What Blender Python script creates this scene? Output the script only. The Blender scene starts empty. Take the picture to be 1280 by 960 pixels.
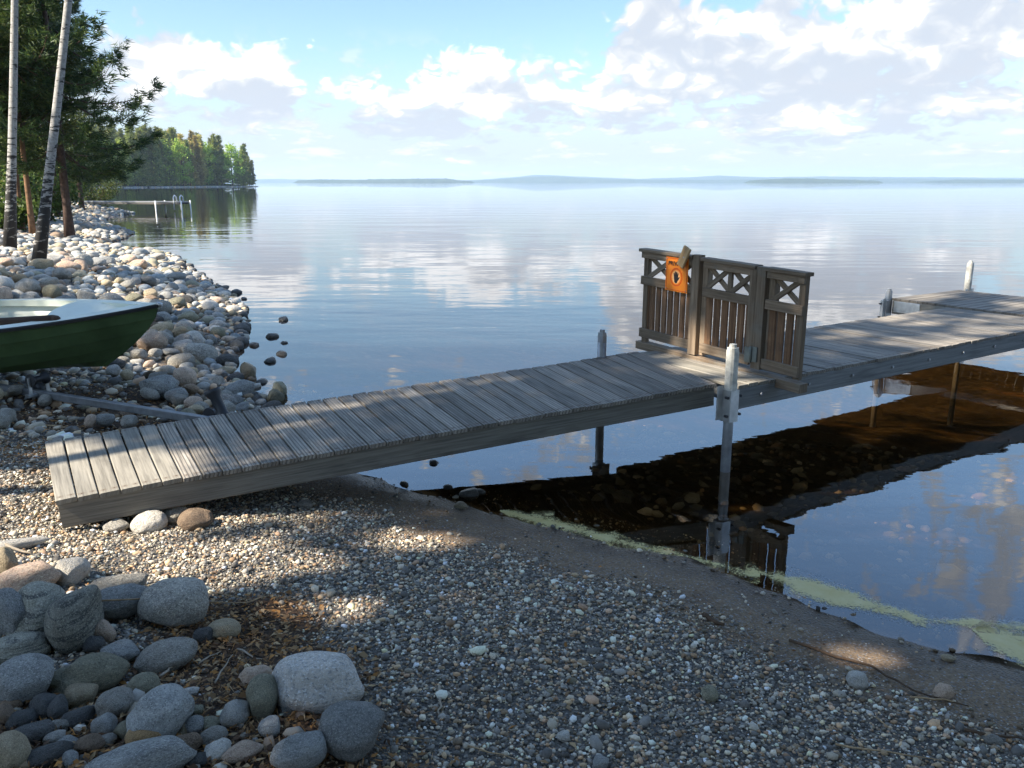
import bpy, bmesh, math, random
import numpy as np
from mathutils import Matrix, Vector, Euler

random.seed(7)
RNG = np.random.default_rng(11)
SC = bpy.context.scene
COL = SC.collection

# ------------------------------------------------------------------ camera
F_PX, HZ, CAM_H = 1035.0, 228.0, 2.2
TH = math.atan((480 - HZ) / F_PX)
CT, ST = math.cos(TH), math.sin(TH)
cam = bpy.data.cameras.new('camera')
cam.sensor_width = 36.0
cam.lens = 36.0 * F_PX / 1280.0
cam.clip_start, cam.clip_end = 0.05, 30000
cam_o = bpy.data.objects.new('camera', cam)
cam_o.location = (0, 0, CAM_H)
cam_o.rotation_euler = (math.pi / 2 - TH, 0, 0)
COL.objects.link(cam_o)
SC.camera = cam_o


def ray(x, y):
    u, v = (x - 640) / F_PX, (480 - y) / F_PX
    return np.array([u, CT + v * ST, -ST + v * CT])


def onz(x, y, z):
    d = ray(x, y)
    return d * ((z - CAM_H) / d[2]) + np.array([0, 0, CAM_H])


def atY(x, y, Y):
    d = ray(x, y)
    return d * (Y / d[1]) + np.array([0, 0, CAM_H])


# sun: low left, behind the camera
SUN_EL = math.radians(44)
SUN_H = np.array([-0.90, -0.43]); SUN_H /= np.linalg.norm(SUN_H)
SUN = np.array([SUN_H[0] * math.cos(SUN_EL), SUN_H[1] * math.cos(SUN_EL), math.sin(SUN_EL)])

# ------------------------------------------------------------------ node helpers


class NT:
    def __init__(self, tree):
        self.t = tree

    def n(self, kind, **kw):
        nd = self.t.nodes.new(kind)
        for k, v in kw.items():
            setattr(nd, k, v)
        return nd

    def put(self, sock, v):
        if hasattr(v, 'links'):
            self.t.links.new(v, sock)
        elif isinstance(v, (tuple, list)):
            if sock.type == 'RGBA' and len(v) == 3:
                v = (*v, 1)
            sock.default_value = v
        else:
            sock.default_value = v

    def m(self, op, a, b=0.0, c=0.0, clamp=False):
        nd = self.n('ShaderNodeMath', operation=op, use_clamp=clamp)
        self.put(nd.inputs[0], a); self.put(nd.inputs[1], b); self.put(nd.inputs[2], c)
        return nd.outputs[0]

    def vm(self, op, a, b=(0, 0, 0)):
        nd = self.n('ShaderNodeVectorMath', operation=op)
        self.put(nd.inputs[0], a); self.put(nd.inputs[1], b)
        return nd.outputs[0]

    def comb(self, x, y, z=0.0):
        nd = self.n('ShaderNodeCombineXYZ')
        for s, v in zip(nd.inputs, (x, y, z)):
            self.put(s, v)
        return nd.outputs[0]

    def sep(self, v):
        nd = self.n('ShaderNodeSeparateXYZ'); self.put(nd.inputs[0], v)
        return nd.outputs

    def mix(self, f, a, b, mode='MIX'):
        nd = self.n('ShaderNodeMix', data_type='RGBA', blend_type=mode)
        nd.clamp_factor = True
        self.put(nd.inputs[0], f); self.put(nd.inputs[6], a); self.put(nd.inputs[7], b)
        return nd.outputs[2]

    def ss(self, v, a, b, o0=0.0, o1=1.0):
        nd = self.n('ShaderNodeMapRange', interpolation_type='SMOOTHSTEP')
        self.put(nd.inputs[0], v)
        for i, q in zip((1, 2, 3, 4), (a, b, o0, o1)):
            self.put(nd.inputs[i], q)
        return nd.outputs[0]

    def noise(self, vec, scale, detail=4, rough=.55, dist=0.0, out=0):
        nd = self.n('ShaderNodeTexNoise')
        self.put(nd.inputs['Vector'], vec)
        nd.inputs['Scale'].default_value = scale
        nd.inputs['Detail'].default_value = detail
        nd.inputs['Roughness'].default_value = rough
        nd.inputs['Distortion'].default_value = dist
        return nd.outputs[out]

    def vor(self, vec, scale, feature='F1', out='Distance', detail=0.0, rnd=1.0):
        nd = self.n('ShaderNodeTexVoronoi', feature=feature)
        self.put(nd.inputs['Vector'], vec)
        nd.inputs['Scale'].default_value = scale
        if detail:
            nd.inputs['Detail'].default_value = detail
        nd.inputs['Randomness'].default_value = rnd
        return nd.outputs[out]

    def ramp(self, f, stops, interp='LINEAR'):
        nd = self.n('ShaderNodeValToRGB')
        cr = nd.color_ramp
        cr.interpolation = interp
        cr.elements[0].position = stops[0][0]
        cr.elements[1].position = stops[-1][0]
        for p, _ in stops[1:-1]:
            cr.elements.new(p)
        for e, (p, c) in zip(cr.elements, stops):
            e.color = (*c, 1) if len(c) == 3 else c
        self.put(nd.inputs[0], f)
        return nd.outputs[0]

    def attr(self, name, out='Color'):
        return self.n('ShaderNodeAttribute', attribute_name=name).outputs[out]

    def coord(self, out='Object'):
        return self.n('ShaderNodeTexCoord').outputs[out]

    def bump(self, h, strength=.5, dist=.01, normal=None):
        nd = self.n('ShaderNodeBump')
        nd.inputs['Strength'].default_value = strength
        nd.inputs['Distance'].default_value = dist
        self.put(nd.inputs['Height'], h)
        if normal is not None:
            self.put(nd.inputs['Normal'], normal)
        return nd.outputs[0]


def mat(name):
    m = bpy.data.materials.new(name)
    m.use_nodes = True
    m.node_tree.nodes.clear()
    return m, NT(m.node_tree)


def surf(nt, shader, vol=None):
    o = nt.n('ShaderNodeOutputMaterial')
    if shader is not None:
        nt.put(o.inputs['Surface'], shader)
    if vol is not None:
        nt.put(o.inputs['Volume'], vol)


def pbsdf(nt, color, rough=.7, normal=None, metal=0.0, spec=.5):
    b = nt.n('ShaderNodeBsdfPrincipled')
    nt.put(b.inputs['Base Color'], color)
    nt.put(b.inputs['Roughness'], rough)
    nt.put(b.inputs['Metallic'], metal)
    b.inputs['Specular IOR Level'].default_value = spec
    if normal is not None:
        nt.put(b.inputs['Normal'], normal)
    return b.outputs[0]


M = {}


def simple(name, color, rough=.6, metal=0.0, var=.25, scale=8.0, spec=.5, bumpd=0.0):
    m, nt = mat(name)
    co = nt.coord()
    nz = nt.noise(co, scale, 6, .6)
    dark = tuple(c * (1 - var) for c in color); light = tuple(min(1, c * (1 + var)) for c in color)
    c = nt.ramp(nz, [(.3, dark), (.7, light)])
    nrm = nt.bump(nt.noise(co, scale * 6, 5, .65), .5, bumpd) if bumpd else None
    surf(nt, pbsdf(nt, c, rough, nrm, metal, spec))
    M[name] = m
    return m


def wood(name, c_dark, c_mid, c_light, grooves=0.0, patina=None, spec=.25):
    """weathered boards; 'gc' = (along, across, random) per vertex"""
    m, nt = mat(name)
    g = nt.sep(nt.attr('gc', 'Vector'))
    off = nt.m('MULTIPLY', g[2], 37.0)
    fine = nt.noise(nt.comb(nt.m('MULTIPLY', nt.m('ADD', g[0], off), 2.2), nt.m('MULTIPLY', nt.m('ADD', g[1], off), 75.0), off), 1.0, 7, .65)
    broad = nt.noise(nt.comb(nt.m('MULTIPLY', nt.m('ADD', g[0], off), 1.6), nt.m('MULTIPLY', nt.m('ADD', g[1], off), 9.0), off), 1.3, 4, .6)
    c = nt.ramp(fine, [(.25, c_dark), (.5, c_mid), (.75, c_light)])
    tone = nt.m('ADD', nt.m('MULTIPLY', nt.m('FRACT', nt.m('MULTIPLY', g[2], 91.7)), .5), .72)
    c = nt.mix(1.0, c, nt.comb(tone, tone, tone), 'MULTIPLY')
    c = nt.mix(nt.m('MULTIPLY', nt.ss(broad, .5, .75), .55), c, tuple(x * .6 for x in c_dark))
    if patina:
        co = nt.coord('Object')
        pn = nt.noise(co, 2.4, 6, .65)
        c = nt.mix(nt.m('MULTIPLY', nt.ss(pn, .45, .72), .75), c, patina)
        c = nt.mix(nt.m('MULTIPLY', nt.ss(nt.noise(co, 9.0, 6, .7), .55, .75), .4), c, tuple(x * .45 for x in c_dark))
    h = nt.m('MULTIPLY', fine, .5)
    if grooves:
        w = nt.m('SINE', nt.m('MULTIPLY', g[1], 2 * math.pi / grooves))
        w = nt.ss(w, -.95, -.1)
        h = nt.m('ADD', h, nt.m('MULTIPLY', w, 1.3))
        c = nt.mix(nt.m('MULTIPLY', nt.m('SUBTRACT', 1.0, w), .55), c, tuple(x * .45 for x in c_dark))
    if name.startswith('deck'):
        ax = nt.m('MINIMUM', nt.m('ABSOLUTE', nt.m('SUBTRACT', g[0], .055)), nt.m('ABSOLUTE', nt.m('SUBTRACT', g[0], 1.285)))
        ay = nt.m('ABSOLUTE', nt.m('SUBTRACT', nt.m('ABSOLUTE', g[1]), .03))
        nd_ = nt.m('SQRT', nt.m('ADD', nt.m('MULTIPLY', ax, ax), nt.m('MULTIPLY', ay, ay)))
        c = nt.mix(nt.ss(nd_, .007, .004), c, (.03, .022, .018))
        c = nt.mix(nt.m('MULTIPLY', nt.ss(nd_, .03, .008), .35), c, (.10, .06, .035))
    surf(nt, pbsdf(nt, c, .82, nt.bump(h, .55, .004), 0, spec))
    M[name] = m
    return m


def rock(name, a, b, band=None, speck=None, wet=False, bscale=7.0):
    if not wet:
        g_ = (1.30, 1.22, 1.10)
        a, b = tuple(x * y for x, y in zip(a, g_)), tuple(min(.8, x * y) for x, y in zip(b, g_))
    m, nt = mat(name)
    co = nt.coord('Object')
    oi = nt.n('ShaderNodeObjectInfo').outputs['Random']
    sh = nt.vm('ADD', co, nt.comb(nt.m('MULTIPLY', oi, 31.0), nt.m('MULTIPLY', oi, 17.0), nt.m('MULTIPLY', oi, 53.0)))
    n1 = nt.noise(sh, 1.7, 8, .65, .4)
    c = nt.ramp(n1, [(.3, a), (.7, b)])
    if band:
        bn = nt.noise(nt.vm('MULTIPLY', sh, (.6, .8, bscale)), 1.0, 6, .62, .12)
        c = nt.mix(nt.m('MULTIPLY', nt.ss(bn, .50, .60), .85), c, band)
    n2 = nt.noise(sh, 11.0, 7, .78)
    c = nt.mix(nt.m('MULTIPLY', nt.ss(n2, .50, .62), .75), c, speck or tuple(x * .45 for x in a))
    n3 = nt.noise(sh, 20.0, 5, .8)
    c = nt.mix(nt.m('MULTIPLY', nt.ss(n3, .52, .62), .8), c, tuple(min(1, x * 1.75) for x in b))
    lz = nt.ss(nt.noise(sh, 2.6, 7, .72, .3), .58, .66)
    c = nt.mix(nt.m('MULTIPLY', lz, .45), c, tuple(x * .42 for x in a))
    tone = nt.m('ADD', .72, nt.m('MULTIPLY', oi, .5))
    c = nt.mix(1.0, c, nt.comb(tone, tone, tone), 'MULTIPLY')
    h = nt.m('ADD', nt.m('MULTIPLY', nt.noise(sh, 5.0, 8, .6), 1.0), nt.m('MULTIPLY', n3, .22))
    surf(nt, pbsdf(nt, c, .35 if wet else .85, nt.bump(h, .7, .12), 0, .5 if wet else .25))
    M[name] = m
    return m


wood('deck_grey', (.10, .09, .077), (.245, .215, .178), (.39, .35, .295), grooves=.0230)
wood('deck_plain', (.12, .108, .088), (.235, .212, .172), (.335, .305, .25))
wood('beam_wood', (.10, .092, .078), (.21, .195, .165), (.32, .30, .255))
wood('beam_pale', (.16, .165, .165), (.27, .275, .27), (.38, .38, .37))
wood('gate_wood', (.105, .072, .046), (.215, .155, .103), (.34, .26, .18), patina=(.16, .15, .125))
wood('slat_wood', (.06, .030, .016), (.185, .100, .052), (.33, .20, .11), patina=(.075, .05, .035))
wood('new_wood', (.34, .20, .09), (.52, .34, .17), (.66, .47, .26))
wood('oar_wood', (.03, .016, .01), (.06, .034, .022), (.09, .055, .036), spec=.5)
simple('galv', (.50, .50, .49), .42, .75, .25, 9.0, .5, .0012)
simple('galv_dull', (.33, .34, .35), .55, .6, .35, 7.0, .5, .0015)
simple('hinge_green', (.15, .17, .155), .6, .3, .3, 12)
simple('trailer_steel', (.20, .205, .21), .55, .6, .35, 7.0, .5, .0015)
simple('post_pale', (.52, .50, .44), .6, .1, .48, 13.0, .35, .003)
simple('rubber', (.018, .018, .02), .55, 0, .3, 10)
simple('hull_green', (.075, .120, .050), .32, 0, .25, 3.0, .35, .0006)
simple('liner_grey', (.68, .70, .60), .40, 0, .10, 3.0, .4, .0006)
simple('gunwale_black', (.02, .021, .022), .45, 0, .2, 9)
simple('sign_orange', (.80, .22, .012), .45, 0, .10, 6.0)
simple('sign_rim', (.62, .085, .006), .45, 0, .06, 6.0)
simple('sign_pale', (.85, .42, .16), .45, 0, .08, 6.0)
simple('sign_black', (.012, .01, .01), .5, 0, .1, 6.0)
simple('white_paint', (.78, .77, .72), .5, 0, .12, 5.0)
simple('driftwood', (.30, .25, .19), .85, 0, .35, 20.0, .2, .003)
simple('twig', (.33, .23, .13), .85, 0, .4, 25.0, .2, .002)
simple('bark_dead', (.085, .055, .035), .9, 0, .4, 25.0, .2, .004)

rock('rock_grey', (.19, .183, .17), (.37, .36, .335), speck=(.09, .09, .09))
rock('rock_blue', (.165, .172, .178), (.32, .330, .335), speck=(.08, .086, .09))
rock('rock_banded', (.19, .19, .17), (.34, .34, .30), band=(.085, .085, .082), bscale=8)
rock('rock_pale', (.38, .37, .35), (.58, .56, .52), speck=(.20, .20, .20))
rock('rock_pink', (.36, .25, .20), (.55, .43, .35), speck=(.26, .16, .12))
rock('rock_tan', (.26, .215, .15), (.42, .365, .27), speck=(.16, .13, .09))
rock('rock_olive', (.17, .165, .125), (.29, .28, .215), speck=(.10, .10, .075))
rock('rock_dark', (.055, .057, .06), (.115, .118, .12), speck=(.03, .03, .032))
rock('rock_brown', (.16, .115, .085), (.28, .215, .16), speck=(.09, .065, .05))
rock('rock_wet', (.045, .042, .036), (.09, .082, .068), wet=True)
rock('rock_wet_tan', (.17, .13, .075), (.27, .22, .13), wet=True)

# ------------------------------------------------------------------ mesh helpers


def icosphere(sub):
    bm = bmesh.new()
    bmesh.ops.create_icosphere(bm, subdivisions=sub, radius=1.0)
    V = np.array([v.co[:] for v in bm.verts])
    Fc = np.array([[v.index for v in f.verts] for f in bm.faces])
    bm.free()
    return V, Fc


ICO = {s: icosphere(s) for s in (1, 2, 3, 4)}


def mesh_np(name, V, Fc, color=None, smooth=False):
    """uniform polygons from arrays; color: per-vertex rgb"""
    me = bpy.data.meshes.new(name)
    V = np.asarray(V, dtype=np.float32); Fc = np.asarray(Fc, dtype=np.int32)
    k = Fc.shape[1]
    me.vertices.add(len(V)); me.vertices.foreach_set('co', V.ravel())
    me.loops.add(Fc.size); me.loops.foreach_set('vertex_index', Fc.ravel())
    me.polygons.add(len(Fc))
    me.polygons.foreach_set('loop_start', np.arange(0, Fc.size, k, dtype=np.int32))
    if smooth:
        me.polygons.foreach_set('use_smooth', np.ones(len(Fc), dtype=bool))
    me.update(calc_edges=True)
    if color is not None:
        a = me.attributes.new('tint', 'FLOAT_COLOR', 'POINT')
        c = np.ones((len(V), 4), dtype=np.float32); c[:, :3] = color
        a.data.foreach_set('color', c.ravel())
    return me


def link(name, me, m=None, parent=None, loc=(0, 0, 0), rot=None, scale=None, own=False):
    o = bpy.data.objects.new(name, me)
    COL.objects.link(o)
    if parent is not None:
        o.parent = parent
    o.location = loc
    if rot is not None:
        o.rotation_euler = rot
    if scale is not None:
        o.scale = scale
    if m is not None:
        if own:
            if not me.materials:
                me.materials.append(None)
            o.material_slots[0].link = 'OBJECT'
            o.material_slots[0].material = m
        elif not me.materials:
            me.materials.append(m)
    return o


def tag(o, label=None, cat=None, group=None, kind=None):
    for k, v in (('label', label), ('category', cat), ('group', group), ('kind', kind)):
        if v:
            o[k] = v
    return o


def empty(name, loc, label, cat, group=None):
    o = bpy.data.objects.new(name, None)
    COL.objects.link(o)
    o.location = loc
    o.empty_display_size = .2
    return tag(o, label, cat, group)


class MB:
    """collects shapes in world coordinates, builds ONE mesh relative to its thing's base"""

    def __init__(self):
        self.V, self.F, self.G, self.S = [], [], [], []
        self.nv = 0

    def raw(self, V, Fs, g=None, smooth=False):
        V = [tuple(map(float, v)) for v in V]
        self.V += V
        self.G += list(g) if g is not None else [(v[0], v[1], .3) for v in V]
        for f in Fs:
            self.F.append([i + self.nv for i in f]); self.S.append(smooth)
        self.nv += len(V)
        return self

    def bar(self, a, b, up, w, h, ch=.004, twist=0.0):
        """chamfered board from a to b, w across, h along up"""
        a, b = np.array(a, float), np.array(b, float)
        L = np.linalg.norm(b - a); ex = (b - a) / L
        up = np.array(up, float)
        ey = np.cross(up, ex); ey /= np.linalg.norm(ey); ez = np.cross(ex, ey)
        c = min(ch, w * .3, h * .3)
        pr = [(-w / 2 + c, -h / 2), (w / 2 - c, -h / 2), (w / 2, -h / 2 + c), (w / 2, h / 2 - c),
              (w / 2 - c, h / 2), (-w / 2 + c, h / 2), (-w / 2, h / 2 - c), (-w / 2, -h / 2 + c)]
        rnd = random.random()
        V, G = [], []
        for t, e in ((0, a), (L, b)):
            for y, z in pr:
                V.append(e + ey * y + ez * z)
                G.append((t, y + (0 if abs(z) > h / 2 - 1e-6 else z), rnd))
        Fs = [[i, (i + 1) % 8, 8 + (i + 1) % 8, 8 + i] for i in range(8)] + [list(range(7, -1, -1)), list(range(8, 16))]
        return self.raw(V, Fs, G)

    def tube(self, pts, rad, n=8, caps=True, smooth=True):
        pts = [np.array(p, float) for p in pts]
        if not hasattr(rad, '__len__'):
            rad = [rad] * len(pts)
        V, G = [], []
        prev = None
        for i, p in enumerate(pts):
            t = pts[min(i + 1, len(pts) - 1)] - pts[max(i - 1, 0)]
            t /= (np.linalg.norm(t) + 1e-9)
            if prev is None:
                r = np.array([1., 0, 0]) if abs(t[0]) < .8 else np.array([0, 1., 0])
            else:
                r = prev
            u = r - t * np.dot(r, t); u /= np.linalg.norm(u); prev = u
            w = np.cross(t, u)
            for k in range(n):
                an = 2 * math.pi * k / n
                V.append(p + (u * math.cos(an) + w * math.sin(an)) * rad[i]); G.append((i * .3, an * rad[i], .4))
        base = self.nv
        Fs = []
        for i in range(len(pts) - 1):
            for k in range(n):
                k2 = (k + 1) % n
                Fs.append([i * n + k, i * n + k2, (i + 1) * n + k2, (i + 1) * n + k])
        self.raw(V, Fs, G, smooth)
        if caps:
            self.F.append([base + k for k in range(n - 1, -1, -1)]); self.S.append(False)
            self.F.append([base + (len(pts) - 1) * n + k for k in range(n)]); self.S.append(False)
        return self

    def build(self, name, m, parent=None, base=None):
        if base is None:
            base = np.array(parent.location) if parent is not None and parent.parent is None else np.zeros(3)
        me = bpy.data.meshes.new(name)
        me.from_pydata([tuple(np.array(v) - base) for v in self.V], [], self.F)
        me.polygons.foreach_set('use_smooth', self.S)
        a = me.attributes.new('gc', 'FLOAT_VECTOR', 'POINT')
        a.data.foreach_set('vector', np.array(self.G, dtype=np.float32).ravel())
        me.materials.append(m)
        me.update()
        o = link(name, me, None, parent)
        if parent is None:
            o.location = base
        return o


def sub_build(mb, name, m, part, thing):
    """a sub-part: its mesh is relative to the thing's base, as its part's is"""
    return mb.build(name, m, part, np.array(thing.location))


# ------------------------------------------------------------------ terrain
SHORE = np.array([(120, -60), (60, -24), (20, -5.5), (8, .2), (4.2, 2.35), (2.38, 3.42), (1.85, 3.76), (1.49, 4.13), (1.06, 4.57), (.31, 5.05),
                  (-.22, 5.35), (-.84, 5.86), (-1.25, 6.15), (-1.75, 6.95), (-2.45, 8.0), (-2.8, 8.6), (-3.45, 9.7), (-4.0, 12.0), (-4.75, 14.5), (-5.5, 16.2),
                  (-7.1, 19.2), (-9.3, 23.4), (-10.4, 25.7), (-12.6, 27.6), (-14.9, 30.5), (-15.6, 33.5), (-16.9, 37.6), (-19.4, 41), (-22.8, 47), (-26.8, 56), (-27.6, 62), (-33, 70), (-47, 86), (-80, 108),
                  (-140, 140), (-260, 170), (-600, 190), (-9000, 200)], float)


def sdist(x, y):
    x = np.asarray(x, float); y = np.asarray(y, float)
    best = np.full(x.shape, 1e18); sg = np.ones(x.shape)
    for (ax, ay), (bx, by) in zip(SHORE[:-1], SHORE[1:]):
        dx, dy = bx - ax, by - ay
        t = np.clip(((x - ax) * dx + (y - ay) * dy) / (dx * dx + dy * dy), 0, 1)
        ex, ey = x - ax - t * dx, y - ay - t * dy
        d2 = ex * ex + ey * ey
        cr = dx * ey - dy * ex
        u = d2 < best - 1e-12
        best = np.where(u, d2, best); sg = np.where(u, np.where(cr >= 0, 1.0, -1.0), sg)
    return np.sqrt(best) * sg


def wob(x, y, k, s):
    return np.sin(x * k + s) * np.cos(y * k * 1.13 + s * 2.1) + .5 * np.sin(x * k * 2.3 - y * k * 1.7 + s * 3)


def hgt(x, y):
    x = np.asarray(x, float); y = np.asarray(y, float)
    d = sdist(x, y) + .035 * wob(x, y, 2.6, 1.0) + .02 * wob(x, y, 7.0, .3)
    sl = .112 + .05 * np.clip((y - 8) / 8, 0, 1)
    up = sl * np.minimum(d, 6.5) + .05 * np.clip(d - 6.5, 0, 12) + .012 * np.clip(d - 18.5, 0, 80)
    dn = -.15 * np.minimum(-d, 14) - .05 * np.clip(-d - 14, 0, 60)
    z = np.where(d > 0, up, dn)
    z = z + np.where(d > .1, np.clip(d - .1, 0, 1) * (.012 * wob(x, y, 4.0, 2.0) + .02 * wob(x, y, 1.1, .6)), 0)
    return z


def ground(px, py):
    d = ray(px, py); d = d / d[1]
    y = 1.2
    while y < 120:
        p = d * y + np.array([0, 0, CAM_H])
        if p[2] < float(hgt(p[0], p[1])):
            break
        y *= 1.012
    lo_, hi_ = y / 1.012, y
    for _ in range(18):
        y = (lo_ + hi_) / 2
        p = d * y + np.array([0, 0, CAM_H])
        if p[2] < float(hgt(p[0], p[1])):
            hi_ = y
        else:
            lo_ = y
    return np.array([p[0], p[1], float(hgt(p[0], p[1]))])


def axis(lo, hi, step, lim_lo, lim_hi, g=1.25):
    a = list(np.arange(lo, hi + 1e-6, step))
    s = step
    while a[-1] < lim_hi:
        s *= g; a.append(a[-1] + s)
    s = step
    while a[0] > lim_lo:
        s *= g; a.insert(0, a[0] - s)
    a[0], a[-1] = lim_lo, lim_hi
    return np.array(a)


gx = axis(-6.5, 5.5, .07, -8000, 8000, 1.2)
gy = axis(.8, 11, .07, -60, 8000, 1.2)
GX, GY = np.meshgrid(gx, gy)
GZ = hgt(GX, GY)
nx, ny = len(gx), len(gy)
idx = np.arange(nx * ny).reshape(ny, nx)
FQ = np.stack([idx[:-1, :-1], idx[:-1, 1:], idx[1:, 1:], idx[1:, :-1]], -1).reshape(-1, 4)
me = mesh_np('ground', np.stack([GX, GY, GZ], -1).reshape(-1, 3), FQ, smooth=True)
a = me.attributes.new('sd', 'FLOAT', 'POINT')
SD = sdist(GX, GY)
a.data.foreach_set('value', SD.ravel().astype(np.float32))


def soil_mask(x, y):
    """where bare brown soil and litter lie: by the trailer, among the cobbles, under the trees"""
    d = sdist(x, y)
    s = np.exp(-(((x + 3.9) / 1.3) ** 2 + ((y - 7.4) / .95) ** 2) ** 2)
    s = np.maximum(s, np.exp(-(((x + 1.22) / .36) ** 2 + ((y - 3.3) / .5) ** 2) ** 2))
    s = np.maximum(s, np.exp(-(((x + .95) / .40) ** 2 + ((y - 2.75) / .55) ** 2) ** 2))
    s = np.maximum(s, np.exp(-(((x + .35) / .38) ** 2 + ((y - 2.15) / .3) ** 2) ** 2))
    s = np.maximum(s, np.exp(-(((x + 1.3) / .9) ** 2 + ((y - 2.3) / .65) ** 2) ** 2))
    s = np.maximum(s, np.clip((d - 5.5) / 2.5, 0, 1) * np.clip((y - 4) / 3, 0, 1))
    s = np.maximum(s, np.clip((d - 7.5) / 2.5, 0, 1))
    return s


a = me.attributes.new('soil', 'FLOAT', 'POINT')
a.data.foreach_set('value', soil_mask(GX, GY).ravel().astype(np.float32))

m, nt = mat('shore_ground')
co = nt.coord('Object')
sd = nt.m('ADD', nt.attr('sd', 'Fac'), nt.m('MULTIPLY', nt.m('SUBTRACT', nt.noise(co, 3.0, 5, .6), .5), .55))
so = nt.m('ADD', nt.attr('soil', 'Fac'), nt.m('MULTIPLY', nt.m('SUBTRACT', nt.noise(co, 5.0, 5, .6), .5), .7))
n_f = nt.noise(co, 55.0, 6, .7)
n_b = nt.noise(co, 2.2, 6, .6)
cell = nt.vor(co, 75.0, out='Color')
celld = nt.vor(co, 75.0)
cr = nt.sep(cell)
gravel = nt.ramp(cr[0], [(0, (.045, .042, .038)), (.35, (.085, .078, .070)), (.6, (.14, .125, .105)), (.8, (.11, .085, .062)), (1, (.26, .245, .22))])
sand = nt.ramp(n_f, [(.28, (.078, .052, .030)), (.5, (.18, .125, .076)), (.72, (.29, .21, .135))])
sand = nt.mix(nt.ss(n_b, .5, .72), sand, nt.ramp(n_f, [(.3, (.045, .026, .016)), (.7, (.14, .078, .04))]))
cw = nt.sep(nt.vor(co, 130.0, out='Color'))
sand = nt.mix(nt.ss(cw[0], .84, .88), sand, nt.ramp(cw[1], [(0, (.07, .07, .075)), (1, (.30, .28, .26))]))
wet = nt.mix(1.0, sand, (.42, .40, .38), 'MULTIPLY')
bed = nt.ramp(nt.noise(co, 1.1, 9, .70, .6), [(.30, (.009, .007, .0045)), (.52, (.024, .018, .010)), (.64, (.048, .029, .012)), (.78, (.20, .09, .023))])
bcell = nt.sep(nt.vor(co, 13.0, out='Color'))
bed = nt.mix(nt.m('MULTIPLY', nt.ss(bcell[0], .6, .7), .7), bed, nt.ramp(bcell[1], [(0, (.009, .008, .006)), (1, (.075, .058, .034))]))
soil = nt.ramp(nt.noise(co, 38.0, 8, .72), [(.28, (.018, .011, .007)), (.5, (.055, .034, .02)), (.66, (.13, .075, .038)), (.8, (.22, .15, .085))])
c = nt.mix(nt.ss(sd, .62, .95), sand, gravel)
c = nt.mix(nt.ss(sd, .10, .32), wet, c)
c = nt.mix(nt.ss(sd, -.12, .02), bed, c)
c = nt.mix(nt.m('MULTIPLY', nt.ss(so, .35, .6), nt.ss(sd, .25, .5)), c, soil)
moss = nt.ramp(nt.noise(co, 2.6, 8, .7), [(.3, (.022, .034, .012)), (.5, (.045, .062, .020)), (.7, (.085, .075, .035))])
c = nt.mix(nt.ss(sd, 8.5, 12.0), c, moss)
hh = nt.m('ADD', nt.m('MULTIPLY', n_f, .7), nt.m('MULTIPLY', nt.m('SUBTRACT', 1.0, celld), .8))
rg = nt.m('MAXIMUM', nt.ss(sd, .05, .4, .4, .9), nt.ss(sd, -.06, .04, .95, .3))
gb = nt.n('ShaderNodeBsdfPrincipled')
nt.put(gb.inputs['Base Color'], c); nt.put(gb.inputs['Roughness'], rg); nt.put(gb.inputs['Normal'], nt.bump(hh, .7, .012))
nt.put(gb.inputs['Specular IOR Level'], nt.ss(sd, -.05, .05, .02, .3))
surf(nt, gb.outputs[0])
M['ground'] = m
tag(link('ground', me, m), kind='structure')

# ------------------------------------------------------------------ water
V = [(-8000, -60, 0), (8000, -60, 0), (8000, 8000, 0), (-8000, 8000, 0)]
me = mesh_np('lake_water', V, [[0, 1, 2, 3]])
m, nt = mat('lake_water')
co = nt.coord('Object')
mp = nt.sep(co)
far = nt.ss(mp[1], 8.0, 60.0)
big = nt.noise(nt.vm('MULTIPLY', co, (.16, .42, 1)), 1.0, 3, .5, .3)
mid = nt.noise(nt.vm('MULTIPLY', co, (.9, 2.0, 1)), 1.0, 3, .5, .4)
small = nt.noise(nt.vm('MULTIPLY', co, (5.0, 8.0, 1)), 1.0, 2, .5, .3)
patch = nt.ss(nt.noise(nt.vm('MULTIPLY', co, (.05, .12, 1)), 1.0, 3, .5), .42, .66)
hgt_n = nt.m('ADD', nt.m('MULTIPLY', big, .024), nt.m('MULTIPLY', mid, nt.m('ADD', .0018, nt.m('MULTIPLY', nt.m('MULTIPLY', patch, nt.ss(mp[1], 7.0, 22.0, .12, 1.0)), .0052))))
hgt_n = nt.m('ADD', hgt_n, nt.m('MULTIPLY', small, nt.m('ADD', .00022, nt.m('MULTIPLY', patch, .0007))))
nb = nt.bump(hgt_n, 1.0, 1.0)
fr = nt.n('ShaderNodeFresnel'); fr.inputs['IOR'].default_value = 1.85
nt.put(fr.inputs['Normal'], nb)
back = nt.n('ShaderNodeNewGeometry').outputs['Backfacing']
nt.put(fr.inputs['IOR'], nt.m('MULTIPLY_ADD', back, 1 / 1.85 - 1.85, 1.85))
gl = nt.n('ShaderNodeBsdfGlossy'); gl.inputs['Roughness'].default_value = .012
nt.put(gl.inputs['Normal'], nb)
gl.inputs['Color'].default_value = (.97, .98, 1, 1)
tr = nt.n('ShaderNodeBsdfTransparent'); tr.inputs['Color'].default_value = (.72, .57, .37, 1)
mx = nt.n('ShaderNodeMixShader')
nt.put(mx.inputs[0], fr.outputs[0]); nt.put(mx.inputs[1], tr.outputs[0]); nt.put(mx.inputs[2], gl.outputs[0])
surf(nt, mx.outputs[0])
tag(link('lake_water', me, m), kind='structure')

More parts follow.
